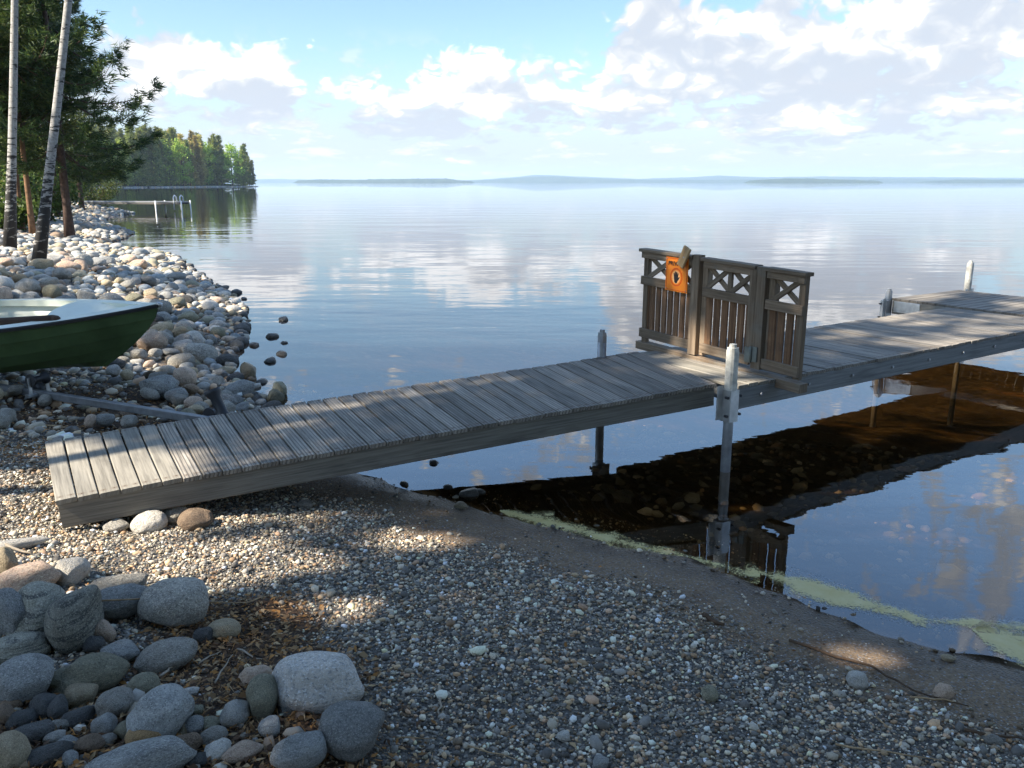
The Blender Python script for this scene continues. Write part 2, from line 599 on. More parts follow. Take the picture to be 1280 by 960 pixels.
# ------------------------------------------------------------------ dock
A = onz(925, 482, .65)
DV = np.array([.834, .552, 0]); DV /= np.linalg.norm(DV)
NV = np.array([-DV[1], DV[0], 0])
UP = np.array([0, 0, 1.0])
DZ = .65


def dk(a, n, z=0.0):
    """along the walkway from its near front corner, across it, above its deck"""
    return A + DV * a + NV * n + UP * z


# ramp from the gravel
RF0, RB0 = np.array([-2.63, 4.47, .42]), np.array([-3.315, 5.60, .42])
RF1, RB1 = np.array([1.60, 6.29, .672]), np.array([1.175, 7.57, .672])
t_r = empty('dock_ramp', tuple((RF0 + RB0) / 2 - UP * .19), 'grey plank ramp of the dock rising from the gravel to the gate', 'dock')
mb = MB(); mbl = MB()
NPL = 40
for i in range(NPL):
    s = (i + .5) / NPL
    f_, b_ = RF0 + (RF1 - RF0) * s, RB0 + (RB1 - RB0) * s
    ln = (b_ - f_) / np.linalg.norm(b_ - f_)
    j = [random.uniform(-.012, .012) for _ in range(2)]
    slope = (RF1 - RF0) / np.linalg.norm(RF1 - RF0)
    upv = np.cross(slope, ln); upv /= np.linalg.norm(upv)
    if upv[2] < 0:
        upv = -upv
    dz = random.uniform(-.002, .002)
    (mbl if i < 6 else mb).bar(f_ + ln * j[0] * .45 - UP * (.014 - dz), b_ + ln * j[1] * .45 - UP * (.014 - dz), upv, .109, .028, .005)
mb.build('deck', M['deck_grey'], t_r)
tag(mbl.build('worn_deck', M['deck_plain'], t_r), 'sandy smooth boards at the landward end')
for (p, q, k) in ((RF0, RF1, 1), (RB0, RB1, -1)):
    inn = (RB0 - RF0) / np.linalg.norm(RB0 - RF0) * k * .045
    e = (q - p) / np.linalg.norm(q - p)
    MB().bar(p + inn + e * .02 - UP * .106, q + inn - UP * .106, UP, .055, .155, .006).build('side_beam', M['beam_wood'], t_r)
MB().bar(RF0 - UP * .10 + (RB0 - RF0) * .08 + DV * .08, RB0 - UP * .10 - (RB0 - RF0) * .08 + DV * .08, UP, .05, .13).build('end_beam', M['beam_wood'], t_r)
for s in (.25, .5, .75):
    f_, b_ = RF0 + (RF1 - RF0) * s, RB0 + (RB1 - RB0) * s
    MB().bar(f_ + (b_ - f_) * .07 - UP * .1, b_ - (b_ - f_) * .07 - UP * .1, UP, .05, .12).build('cross_beam', M['beam_wood'], t_r)

# walkway beyond the gate
W = 1.415
WL = 5.60
t_w = empty('dock_walkway', tuple(dk(0, W / 2, -.2)), 'level grey plank walkway of the dock running past the gate over the water', 'dock')
mb, mbl = MB(), MB()
nb_ = int(WL / .122)
for i in range(nb_):
    s = (i + .5) * .122 - .02
    j = [random.uniform(-.012, .012) for _ in range(2)]
    dz = random.uniform(-.003, .003)
    (mbl if i < 3 else mb).bar(dk(s, j[0] * .5, -.014 + dz), dk(s, W + j[1] * .5, -.014 + dz), UP, .115, .028, .005)
mb.build('deck', M['deck_grey'], t_w)
tag(mbl.build('worn_deck', M['deck_plain'], t_w), 'pale smooth boards before the gate')
for n_ in (.03, W - .03):
    MB().bar(dk(-.02, n_, -.112), dk(WL - .05, n_, -.112), UP, .055, .165, .006).build('side_beam', M['beam_pale'], t_w)
for s in (.05, 1.4, 2.8, 4.2, 5.4):
    MB().bar(dk(s, .06, -.10), dk(s, W - .06, -.10), UP, .05, .12).build('cross_beam', M['beam_pale'], t_w)
for s in np.arange(.25, 5.2, .6):
    p = dk(s, -.003, -.10)
    MB().tube([p, p - NV * .012], .012, 6).build('bolt', M['galv_dull'], t_w)

# T platform at the far end
PA, PN0, PN1, PD = 5.62, -1.2, 2.29, 1.67
t_p = empty('dock_platform', tuple(dk(PA + PD / 2, .6, -.2)), 'wide grey plank platform across the far end of the dock', 'dock')
mb = MB()
k = int((PN1 - PN0) / .122)
for i in range(k):
    n_ = PN0 + (i + .5) * (PN1 - PN0) / k
    mb.bar(dk(PA + random.uniform(0, .012), n_, -.010 + random.uniform(-.003, .003)), dk(PA + PD + random.uniform(-.012, .012), n_, -.010), UP, .115, .028, .005)
mb.build('deck', M['deck_grey'], t_p)
for s in (PA + .03, PA + PD - .03):
    MB().bar(dk(s, PN0 + .02, -.115), dk(s, PN1 - .02, -.115), UP, .055, .18).build('side_beam', M['beam_wood'], t_p)
for n_ in (PN0 + .03, PN1 - .03):
    MB().bar(dk(PA + .06, n_, -.115), dk(PA + PD - .06, n_, -.115), UP, .055, .18).build('end_beam', M['beam_pale'], t_p)
MB().bar(dk(PA - .004, PN1 - .05, -.105), dk(PA - .004, PN1 - .42, -.105), UP, .012, .15).build('corner_plate', M['galv'], t_p)


def post(a, n, top, label, cover=.42, sleeve=(-.27, .10), side=-1, bent=0.0, mat_='post_pale', w=.082):
    """square tube driven into the lake bed, a cover over its top, a steel sleeve with two flanges clamped to the dock"""
    base = dk(a, n); zb = float(hgt(base[0], base[1])) - .5
    t = empty('dock_post', (base[0], base[1], zb), label, 'post', 'posts holding the dock')
    MB().tube([dk(a, n, zb - DZ), dk(a + bent * .4, n, sleeve[0]), dk(a + bent, n, top - .12)], .039, 14).build('pipe', M['galv_dull'], t)
    mb = MB()
    c0, c1 = dk(a + bent * .5, n, sleeve[0]), dk(a + bent, n, top - .05)
    mb.bar(c0, c1, DV, w, w, .014)
    mb.build('cover', M[mat_], t)
    mb = MB()
    x = c1
    mb.bar(x, x + UP * .022, DV, w * .90, w * .90, .012).bar(x + UP * .022, x + UP * .048, DV, w * .62, w * .62, .012)
    mb.build('cap', M[mat_], t)
    mb = MB()
    mb.bar(dk(a, n, sleeve[0] - .004), dk(a, n, sleeve[1]), DV, w + .022, w + .022, .006)
    for s in (-1, 1):
        mb.bar(dk(a + s * (w / 2 + .038), n - side * .03, sleeve[0] + .01), dk(a + s * (w / 2 + .038), n - side * .03, sleeve[1] + .03), NV, .062, .010, .002)
    mb.build('bracket', M['galv'], t)
    for z in (sleeve[0] + .05, sleeve[1] - .05):
        for s in (-1, 1):
            MB().tube([dk(a + s * (w / 2 + .03), n + side * .02, z), dk(a + s * (w / 2 + .03), n + side * .05, z)], .011, 6).build('bolt', M['rubber'], t)
    return t


post(-.19, -.072, .365, 'thick pale dock post nearest the camera, standing before the gate', sleeve=(-.235, .01), w=.08)
post(-.20, W + .04, .255, 'slim weathered dock post left of the gate on the far edge of the ramp', sleeve=(-.27, -.02), side=1, mat_='galv_dull', w=.07)
post(PA - .07, PN1 + .04, .135, 'short crooked grey dock post at the near corner of the far platform', sleeve=(-.3, -.02), side=1, bent=.06, mat_='galv_dull', w=.075)
post(PA + PD + .07, PN1 - .10, .44, 'tall bright dock post standing behind the far platform', sleeve=(-.3, 0), side=1, mat_='post_pale', w=.08)

# ------------------------------------------------------------------ gate
GA = .47


def gp(n, z, b=0.0):
    """on the gate: across the dock, above its deck, b towards the lake"""
    return A + DV * (GA + b) + NV * n + UP * z


def ztop(n):
    return .905 + (n + .2) * .020


t_g = empty('dock_gate', tuple(gp(.73, 0)), 'weathered brown wooden gate fence with cross braces standing across the dock', 'gate')
GW = M['gate_wood']
MB().bar(gp(1.69, .012), gp(-.235, -.040), UP, .10, .075).build('foot_beam', GW, t_g)
for n_, zt, w in ((.955, .93, .095), (.225, .885, .10)):
    MB().bar(gp(n_, .04, -.01), gp(n_, zt, -.01), DV, w, .075).build('post', GW, t_g)
    MB().bar(gp(n_ - .085, .04, .03), gp(n_ - .085, zt - .03, .03), DV, .06, .07).build('post', GW, t_g)
MB().bar(gp(1.615, .04, .004), gp(1.615, .90, .004), DV, .06, .05).build('post', GW, t_g)
MB().bar(gp(-.165, .02, .004), gp(-.165, .865, .004), DV, .06, .05).build('post', GW, t_g)


def panel(name, n1, n0, lab, nsl, xs, cap=True):
    """n1 > n0: rails, cap, slats and cross braces of one panel"""
    p = None
    for zz, h in ((.850, .060), (.112, .085), (.610, .080)):
        off = (n1 - .7) * .037
        off2 = (n0 - .7) * .037
        if zz < .2: off *= .8; off2 *= .8
        q = MB().bar(gp(n1, zz + off, -.03), gp(n0, zz + off2, -.03), UP, .028, h).build('rail', GW, t_g)
        p = p or q
    if lab:
        tag(p, lab)
    mb = MB()
    if cap:
        mb.bar(gp(n1 + .02, .893 + (n1 - .7) * .037, -.012), gp(n0 - .02, .893 + (n0 - .7) * .037, -.012), UP, .105, .03)
        sub_build(mb, 'rail_cap', GW, p, t_g)
    mb = MB()
    w = (n1 - n0 - .02) / nsl
    for i in range(nsl):
        n_ = n1 - .012 - (i + .5) * w
        o = (n_ - .7) * .037
        mb.bar(gp(n_, .075 + o * .8, 0), gp(n_, .640 + o, 0), DV, w - .0175, .02)
    sub_build(mb, 'slats', M['slat_wood'], p, t_g)
    mb = MB()
    for (u, v) in xs:
        for q, (a_, b_) in enumerate(((u, v), (v, u))):
            oa, ob = (a_ - .7) * .037, (b_ - .7) * .037
            mb.bar(gp(a_, .645 + oa, -.006 + q * .022), gp(b_, .83 + ob, -.006 + q * .022), DV, .045, .020)
    sub_build(mb, 'cross_brace', GW, p, t_g)
    return p


panel('fence', 1.655, 1.005, None, 8, [(1.58, 1.29), (1.29, 1.03)])
pl = panel('leaf', .86, .30, None, 6, [(.835, .60), (.56, .33)])
mb = MB(); mb.bar(gp(.58, .645, .0), gp(.58, .84, .0), DV, .045, .03); sub_build(mb, 'middle_stile', GW, pl, t_g)
mb = MB(); mb.bar(gp(.30, .08, -.035), gp(.30, .86, -.035), DV, .075, .03); sub_build(mb, 'end_stile', GW, pl, t_g)
panel('fence', .165, -.195, None, 4, [(.12, -.13)])
mb = MB()
mb.bar(gp(.292, .09, -.062), gp(.292, .215, -.062), DV, .07, .012, .003).bar(gp(.225, .10, -.056), gp(.225, .225, -.056), DV, .05, .012, .003)
mb.tube([gp(.26, .095, -.066), gp(.26, .225, -.066)], .012, 8)
mb.build('hinge', M['hinge_green'], t_g)
MB().bar(gp(1.098, .825, -.085), gp(1.018, .99, -.085), DV, .085, .026).build('turn_block', M['new_wood'], t_g)
mb = MB(); mb.tube([gp(1.05, .905, -.10), gp(1.05, .905, -.02)], .008, 8); mb.build('screw', M['galv_dull'], t_g)

# sign
t_s = empty('warning_sign', tuple(gp(1.172, .58, -.05)), 'orange sign reading PRIVATE over a black hand in a ring, screwed to the gate', 'sign')
SN0, SN1, SZ0, SZ1 = 1.035, 1.315, .583, .893


def sg(n, z, b):
    return gp(n, z + (n - 1.17) * .03, -.0465 - b)


def flat(poly, b, th=.0015):
    """flat plate on the sign from (n, z) outline"""
    k = len(poly)
    V = [sg(n, z, b) for n, z in poly] + [sg(n, z, b + th) for n, z in poly]
    Fs = [list(range(k)), list(range(2 * k - 1, k - 1, -1))] + [[i, i + k, (i + 1) % k + k, (i + 1) % k] for i in range(k)]
    return V, Fs


MB().raw(*flat([(SN0, SZ0), (SN1, SZ0), (SN1, SZ1), (SN0, SZ1)], 0, .004)).build('panel', M['sign_orange'], t_s)
mb = MB()
i_ = .010; w_ = .006
for (a0, a1, b0, b1) in ((SN0 + i_, SN1 - i_, SZ0 + i_, SZ0 + i_ + w_), (SN0 + i_, SN1 - i_, SZ1 - i_ - w_, SZ1 - i_),
                         (SN0 + i_, SN0 + i_ + w_, SZ0 + i_ + w_, SZ1 - i_ - w_), (SN1 - i_ - w_, SN1 - i_, SZ0 + i_ + w_, SZ1 - i_ - w_)):
    mb.raw(*flat([(a0, b0), (a1, b0), (a1, b1), (a0, b1)], .005))
mb.build('border', M['sign_rim'], t_s)
CN, CZ = 1.178, .715
mb = MB()
N_ = 40
for i in range(N_):
    a0, a1 = 2 * math.pi * i / N_, 2 * math.pi * (i + 1) / N_
    r0, r1 = .066, .076
    mb.raw(*flat([(CN + r * math.cos(q), CZ + r * 1.08 * math.sin(q)) for q, r in ((a0, r0), (a0, r1), (a1, r1), (a1, r0))], .005))
mb.build('ring', M['sign_rim'], t_s)
MB().raw(*flat([(CN + .052 * math.cos(2 * math.pi * i / 32), CZ + .060 * math.sin(2 * math.pi * i / 32)) for i in range(32)], .005)).build('disc', M['sign_pale'], t_s)
mb = MB()


def capsule(n0, z0, n1, z1, r0, r1):
    dx, dz = n1 - n0, z1 - z0; L = math.hypot(dx, dz); dx /= L; dz /= L
    an = math.atan2(dz, dx)
    P = [(n0 + r0 * math.cos(an + math.pi / 2 + math.pi * i / 8), z0 + r0 * math.sin(an + math.pi / 2 + math.pi * i / 8)) for i in range(9)]
    P += [(n1 + r1 * math.cos(an - math.pi / 2 + math.pi * i / 8), z1 + r1 * math.sin(an - math.pi / 2 + math.pi * i / 8)) for i in range(9)]
    return P


b_ = .0068
for j, q in enumerate((capsule(CN, CZ - .03, CN, CZ - .002, .017, .021), capsule(CN + .015, CZ, CN + .023, CZ + .033, .0065, .0052), capsule(CN + .005, CZ, CN + .008, CZ + .045, .0068, .0054),
                       capsule(CN - .006, CZ, CN - .007, CZ + .043, .0066, .0053), capsule(CN - .016, CZ, CN - .022, CZ + .034, .006, .0048), capsule(CN - .014, CZ - .022, CN - .036, CZ + .004, .0075, .0052))):
    q = [(CN + (n_ - CN) * 1.12, CZ + (z_ - CZ - .004) * 1.08) for n_, z_ in q]
    mb.raw(*flat(q, b_ + j * .0002))
mb.build('hand_symbol', M['sign_black'], t_s)
cu = bpy.data.curves.new('lettering', 'FONT')
cu.body = 'PRIVATE'; cu.size = .052; cu.align_x = 'CENTER'; cu.extrude = .0008; cu.space_character = 1.08; cu.offset = .0012
tmp = bpy.data.objects.new('lettering', cu)
COL.objects.link(tmp)
bpy.context.view_layer.update()
me = bpy.data.meshes.new_from_object(tmp.evaluated_get(bpy.context.evaluated_depsgraph_get()))
bpy.data.objects.remove(tmp)
o = link('lettering', me, M['sign_black'], t_s)
ctr = sg(1.178, .818, .0068)
# text x runs along -NV (to the viewer's right), text y up, text z towards the viewer (-DV)
R = Matrix(((-NV[0], 0, -DV[0]), (-NV[1], 0, -DV[1]), (-.03, 1, 0)))
o.matrix_local = Matrix.Translation(Vector(ctr) - t_s.location) @ R.to_4x4()
mb = MB()
for n_, z_ in ((SN0 + .015, SZ0 + .02), (SN1 - .015, SZ1 - .02), (SN1 - .015, SZ0 + .02)):
    mb.tube([sg(n_, z_, .004), sg(n_, z_, .008)], .005, 8)
mb.build('screw', M['galv_dull'], t_s)

# ------------------------------------------------------------------ stones


def rock_mesh(name, seed, sub, facets=4):
    r = np.random.default_rng(seed)
    V, Fc = ICO[sub]
    P = V.copy()
    rad = np.ones(len(P))
    for _ in range(5):
        k = r.normal(size=3) * 1.5
        rad += .034 * np.sin(P @ k + r.uniform(0, 6.28))
    for _ in range(facets):
        d = r.normal(size=3); d /= np.linalg.norm(d)
        h = r.uniform(.70, .90)
        q = (P * rad[:, None]) @ d
        qq = np.maximum(q, 1e-6)
        rad = np.where(q > h, rad * (1 - .78 * (1 - h / qq)), rad)
    for _ in range(6):
        k = r.normal(size=3) * 4.5
        rad += .012 * np.sin(P @ k + r.uniform(0, 6.28))
    P = P * rad[:, None]
    P -= (P.max(0) + P.min(0)) / 2
    P /= (P.max(0) - P.min(0)) / 2
    return mesh_np(name, P, Fc, smooth=True)


ROCKS = [rock_mesh('stone', 100 + i, 4, 5 + i % 5) for i in range(14)]
ROCKS_L = [rock_mesh('stone', 200 + i, 3, 4 + i % 5) for i in range(12)]
for me in ROCKS + ROCKS_L:
    me.materials.append(None)


def stone(me, p, sx, sy, sz, yaw, m, label, group, name='stone', tilt=.12):
    o = bpy.data.objects.new(name, me)
    COL.objects.link(o)
    o.location = p
    o.scale = (sx, sy, sz)
    o.rotation_euler = (random.uniform(-tilt, tilt), random.uniform(-tilt, tilt), yaw)
    o.material_slots[0].link = 'OBJECT'
    o.material_slots[0].material = m
    return tag(o, label, 'stone', group)


# cobbles of the near corner: pixel centre, width, height, turn, material, label
COB = [
    (6, 707, 30, 38, 0, 'tan', 'tan rounded stone cut by the picture edge, behind the long pink stone'),
    (20, 682, 74, 15, 5, 'pale', 'thin pale slab lying on the sunlit gravel behind the cobbles'),
    (33, 729, 74, 40, 12, 'pink', 'long pink stone lying behind the striped round stone'),
    (91, 716, 42, 35, -15, 'pale', 'pale angular grey stone at the gravel edge behind the cobble heap'),
    (15, 772, 38, 62, 20, 'blue', 'blue grey stone half hidden behind the striped round stone'),
    (48, 768, 72, 68, 8, 'banded', 'flat round striped grey stone leaning in the cobble heap'),
    (96, 783, 54, 78, -28, 'banded', 'upright striped oval stone beside the flat round striped one'),
    (147, 736, 72, 30, -4, 'grey', 'flat grey stone behind two larger grey stones at the heap top'),
    (150, 757, 66, 44, -6, 'blue', 'smooth blue grey stone under the long dry stem'),
    (217, 760, 78, 64, 6, 'grey', 'tall domed grey stone with a dark cleft, by the brown litter'),
    (280, 788, 40, 25, 0, 'tan', 'small tan stone alone in the brown litter'),
    (255, 795, 26, 20, 0, 'dark', 'small dark stone touching the tan one in the litter'),
    (209, 823, 74, 40, 6, 'grey', 'flat oval grey stone with a stump of wood before it'),
    (152, 817, 46, 28, -18, 'blue', 'blue grey sloping stone between the striped oval and the litter'),
    (129, 793, 24, 30, 20, 'pink', 'small purple pink stone beside the upright striped oval stone'),
    (118, 806, 26, 20, 0, 'dark', 'dark stone wedged under the upright striped oval stone'),
    (27, 812, 66, 36, -8, 'banded', 'dark striped stone behind the big blue grey stone'),
    (58, 806, 18, 28, 0, 'grey', 'narrow grey stone wedged beside the dark striped stone'),
    (30, 852, 72, 56, 6, 'blue', 'big smooth blue grey stone at the picture edge'),
    (112, 846, 90, 46, -16, 'olive', 'long olive grey stone with a pointed end in the heap'),
    (74, 852, 28, 24, 10, 'olive', 'short olive stone tucked under the long olive grey stone'),
    (101, 871, 42, 30, -14, 'tan', 'small tan grey stone below the long olive grey one'),
    (145, 882, 44, 38, 20, 'grey', 'round speckled grey stone above the tan orange stone'),
    (157, 865, 28, 16, 0, 'pink', 'tiny pinkish speckled stone on top of the round speckled one'),
    (180, 859, 38, 30, -10, 'olive', 'olive tan egg shaped stone above the big streaked stone'),
    (99, 898, 44, 24, 6, 'dark', 'dark oval stone beside the round speckled grey stone'),
    (57, 885, 34, 32, 15, 'dark', 'black rounded stone under the big blue grey stone'),
    (75, 889, 22, 32, -20, 'dark', 'black narrow stone leaning on the black rounded one'),
    (6, 896, 24, 28, 0, 'brown', 'brown stone cut by the picture edge under the big blue grey stone'),
    (28, 901, 36, 24, 0, 'dark', 'dull dark grey stone between the brown and the black stones'),
    (14, 882, 26, 15, 0, 'brown', 'small flat brown stone close under the big blue grey stone'),
    (132, 908, 30, 30, 20, 'blue', 'small purple grey stone under the dark oval one'),
    (158, 913, 26, 22, 15, 'olive', 'small olive wedge stone touching the tan orange stone'),
    (198, 896, 80, 66, -24, 'streak', 'big pale stone streaked with white bands near the litter'),
    (182, 921, 44, 34, -5, 'rust', 'tan orange stone lying against the big streaked stone'),
    (74, 909, 26, 17, 0, 'grey', 'little grey stone next to a whitish pebble in the heap'),
    (69, 923, 26, 16, 8, 'pale', 'whitish oval small stone in the bottom of the heap'),
    (35, 921, 56, 28, 4, 'dark', 'dark speckled long stone near the bottom corner'),
    (15, 942, 42, 48, 10, 'tan', 'speckled tan stone in the very bottom corner of the heap'),
    (62, 944, 56, 27, -4, 'dark', 'long dark bluish stone lying by the bottom corner stone'),
    (88, 950, 20, 20, 0, 'blue', 'little round blue grey stone at the end of the long dark bluish stone'),
    (84, 930, 28, 17, 0, 'blue', 'little flat blue grey stone above the long dark bluish one'),
    (110, 932, 38, 23, 5, 'brown', 'brown grey stone behind the broad pale boulder at the bottom'),
    (133, 927, 26, 17, 20, 'grey', 'small grey stone between the brown grey one and the tan orange one'),
    (173, 957, 132, 52, 3, 'bigblue', 'broad pale blue grey boulder cut by the bottom of the picture'),
    (233, 932, 40, 29, 6, 'brown', 'brown pointed stone right of the tan orange stone'),
    (243, 908, 25, 23, 0, 'blue', 'round blue grey cobble resting on the big streaked stone'),
    (231, 912, 24, 17, 0, 'tan', 'small tan cobble squeezed between two round cobbles'),
    (214, 872, 22, 18, 0, 'grey', 'small speckled cobble at the top of the big streaked stone'),
    (224, 884, 28, 17, -20, 'pale', 'pale speckled cobble lying along the big streaked stone'),
    (237, 866, 24, 12, 8, 'pale', 'thin whitish cobble at the edge of the leaf litter'),
    (243, 889, 22, 14, 0, 'olive', 'small dull olive cobble half buried in the leaf litter'),
    (267, 921, 34, 21, 6, 'grey', 'oval lilac grey cobble above the pale greenish one'),
    (273, 939, 36, 27, 18, 'pale', 'pale greenish speckled cobble below the lilac grey one'),
    (261, 906, 28, 18, -6, 'olive', 'dull olive cobble half sunk in litter beside the round blue grey cobble'),
    (304, 941, 50, 23, 14, 'pink', 'purplish long cobble near the bottom, left of the banded boulder'),
    (250, 951, 34, 18, 0, 'dark', 'dark flat cobble at the bottom between two paler ones'),
    (295, 894, 33, 34, -22, 'pale', 'whitish round cobble alone in the leaf litter'),
    (396, 857, 114, 76, -4, 'granite', 'largest whitish granite boulder lying on the gravel edge'),
    (320, 846, 42, 27, 0, 'pink', 'pinkish pale stone touching the largest granite boulder'),
    (330, 875, 40, 54, -6, 'olive', 'olive brown upright stone before the largest granite boulder'),
    (361, 883, 26, 25, 0, 'blue', 'small round blue grey stone between the olive brown and granite ones'),
    (337, 911, 26, 25, 0, 'blue', 'dull round blue grey stone just before the olive brown one'),
    (375, 895, 14, 11, 0, 'pink', 'tiny pale pink pebble under the granite boulder'),
    (439, 916, 76, 70, -14, 'bluebig', 'large blue grey boulder before the granite boulder'),
    (373, 942, 66, 46, 6, 'streak', 'grey boulder with pale bands at the bottom, near the large blue grey one'),
    (187, 656, 42, 28, 6, 'pale', 'sunlit pale stone under the edge of the ramp, nearest the gravel end'),
    (220, 646, 34, 25, 0, 'grey', 'rounded grey stone under the edge of the ramp, middle of three'),
    (245, 652, 42, 28, 14, 'brown', 'brown stone under the edge of the ramp, shaded and farthest along'),
    (146, 659, 30, 17, -8, 'pale', 'pale block propping the ramp end just out of the gravel'),
    (381, 632, 19, 13, 0, 'grey', 'lone small grey stone on the dark sand under the ramp'),
    (887, 868, 21, 21, 20, 'olive', 'round greenish grey stone alone on the shaded gravel'),
    (1071, 851, 26, 22, 0, 'pale', 'pale chunky stone by the dark strip of drift on the beach'),
    (1179, 866, 23, 23, 0, 'pink', 'pinkish round stone beside the thin branch on the beach'),
    (1185, 823, 17, 9, 0, 'tan', 'small tan stone on the wet sand close to the water'),
    (1240, 925, 24, 13, 0, 'grey', 'flat grey stone in the gravel below the dark stem'),
    (704, 921, 16, 13, 0, 'pale', 'small pale stone in the gravel near the middle bottom'),
    (751, 953, 20, 16, 0, 'blue', 'small bluish stone at the bottom of the shaded gravel'),
]
RM = dict(tan='rock_tan', pale='rock_pale', pink='rock_pink', blue='rock_blue', banded='rock_banded', grey='rock_grey', dark='rock_dark', olive='rock_olive',
          brown='rock_brown', streak='rock_streak', rust='rock_rust', bigblue='rock_blue', bluebig='rock_blue', granite='rock_granite')
rock('rock_streak', (.22, .235, .25), (.36, .375, .38), band=(.50, .49, .46), bscale=5)
rock('rock_rust', (.28, .18, .09), (.44, .31, .17), speck=(.16, .10, .06))
rock('rock_granite', (.40, .39, .38), (.58, .55, .52), speck=(.17, .17, .18))
STONE_XY = []
for i, (px, py, w, h, rot, kd, lab) in enumerate(COB):
    g = ground(px, min(py + h * .22, 1010))
    d = ray(px, py)
    phi = math.atan2(-d[2], math.hypot(d[0], d[1]))
    dist = math.hypot(math.hypot(g[0], g[1]), CAM_H - g[2])
    mpp = dist / math.sqrt(F_PX ** 2 + (px - 640) ** 2 + (py - 480) ** 2)
    wm, hm = w * mpp * 1.04, h * mpp * 1.06
    k = .72 if h < w * 1.2 else .9
    # a standing ellipsoid: depth b, height k*b
    b = hm / math.sqrt(math.sin(phi) ** 2 + (k * math.cos(phi)) ** 2)
    hz = k * b
    view = math.atan2(g[0], g[1])
    yaw = -view + math.radians(rot)
    STONE_XY.append((g[0], g[1], max(wm, b) / 2))
    stone(ROCKS[i % 14], (g[0], g[1], g[2] + hz * .33), wm / 2, b / 2, hz / 2, yaw, M[RM[kd]], lab, 'cobbles on the near beach', tilt=.1)

# stones standing in the water
WST = [(251, 342, 12), (296, 364, 15), (280, 364, 11), (278, 369, 9), (305, 372, 8), (354, 398, 14), (341, 419, 15), (317, 430, 13), (355, 427, 9), (352, 441, 15), (338, 450, 16),
       (311, 468, 22), (328, 476, 15), (350, 491, 20), (344, 499, 19), (543, 577, 14), (560, 607, 12), (576, 632, 22), (586, 616, 24), (600, 613, 14), (505, 603, 12), (302, 400, 11)]
WL_ = ['lone dark stone far out in the water beyond the bank', 'dark flat stone in the water off the pale boulders', 'dark stone at the edge of the bank by two smaller ones', 'tiny dark stone beside the bank, nearest the two flat ones',
       'tiny dark flat stone in the water just off the bank', 'dark flat stone well out from the pale boulders', 'flat dark stone in the open water below the farther out one', 'dark stone close to the bank foot', 'tiny dark stone far out in calm water',
       'flat dark stone farthest out beside the cobbles', 'flat dark stone in the water, midway between bank and ramp', 'tan wet stone standing in the water with a yellow reflection', 'flat stone breaking the water next to the tan wet one',
       'round dry topped stone in the water above the ramp, farther of two', 'round wet stone in the water above the ramp, nearer of two', 'dark stone in the water under the ramp edge', 'small black stone at the waterline, left of a pair',
       'olive wet stone on the waterline before the sand', 'black wet stone in the shallow water, larger of a pair', 'black wet stone in the shallow water, smaller of a pair', 'small black stone at the waterline under the ramp', 'small wet stone off the foot of the pale boulders']
for i, ((px, py, w), lab) in enumerate(zip(WST, WL_)):
    p = onz(px, py + 2, 0)
    wm = w / F_PX * math.hypot(p[0], p[1]) * 1.1
    s = wm / 2
    tall = i in (11, 13, 14)
    hz = s * (1.1 if tall else .55)
    stone(ROCKS[(i * 5) % 14], (p[0], p[1], hz * (.35 if tall else .05)), s, s * .8, hz, random.uniform(0, 6), M['rock_wet_tan' if i in (11, 17) else ('rock_olive' if i in (13, 14) else 'rock_wet')], lab, 'stones in the shallow water')

# the cobble bank
BANK = []
cells = {}


def far_enough(x, y, r):
    cx, cy = int(x // .6), int(y // .6)
    for i in range(cx - 2, cx + 3):
        for j in range(cy - 2, cy + 3):
            for (a_, b_, c_) in cells.get((i, j), ()):
                if (a_ - x) ** 2 + (b_ - y) ** 2 < ((r + c_) * .74) ** 2:
                    return False
    return True


def bank_ok(x, y, d):
    if d < -.06 or d > 8.0 or y < 6.4:
        return False
    # ramp
    s = ((x - RF0[0]) * DV[0] + (y - RF0[1]) * DV[1])
    n_ = ((x - RF0[0]) * -.42 + (y - RF0[1]) * .907)
    if n_ < 1.45 and s < 5:
        return False
    if y < 9.6 and d > .95 + max(0, y - 8.3) * .9 and x < -2.6:
        return random.random() < .05
    if x < -.62 * y - 2.5 - d * .2:
        return False
    return True


NB = 60000
bx = RNG.uniform(-36, -.8, NB); by = 6.4 + (RNG.uniform(0, 1, NB) ** 1.7) * 58
bd = sdist(bx, by)
for x, y, d in zip(bx, by, bd):
    if not bank_ok(x, y, d):
        continue
    r = float(np.clip(np.random.default_rng(int(x * 1e4) & 0xffff).lognormal(math.log(.112), .34), .06, .22))
    if y > 26:
        r *= 1.25
    if d < .25:
        r *= .8
    if y < 9.6 and d > .9:
        r *= .6
    if not far_enough(x, y, r):
        continue
    cells.setdefault((int(x // .6), int(y // .6)), []).append((x, y, r))
    BANK.append((x, y, r, d))
BANK.sort(key=lambda q: -q[2] / q[1])
seen = [b for b in BANK if -.62 * b[1] - .3 < b[0]]
rest_ = [b for b in BANK if not (-.62 * b[1] - .3 < b[0])]
N_IND = 195
ind, rest = seen[:N_IND], seen[N_IND:] + rest_
PALB = [('rock_grey', 'grey'), ('rock_blue', 'blue grey'), ('rock_pale', 'pale'), ('rock_tan', 'tan'), ('rock_pink', 'pinkish'), ('rock_olive', 'olive'), ('rock_brown', 'brown'), ('rock_dark', 'dark')]
WTS = [.37, .26, .08, .09, .08, .05, .04, .03]
LMK = [("the boat's bow", (-3.35, 7.8)), ('the ramp', (-1.6, 6.9)), ('the near birch', (-8.3, 14.6)), ('the pine trunk', (-11.0, 20.8)), ('the pale waterline boulders', (-4.2, 14.2)), ('the tan wet stone', (-3.0, 9.3))]
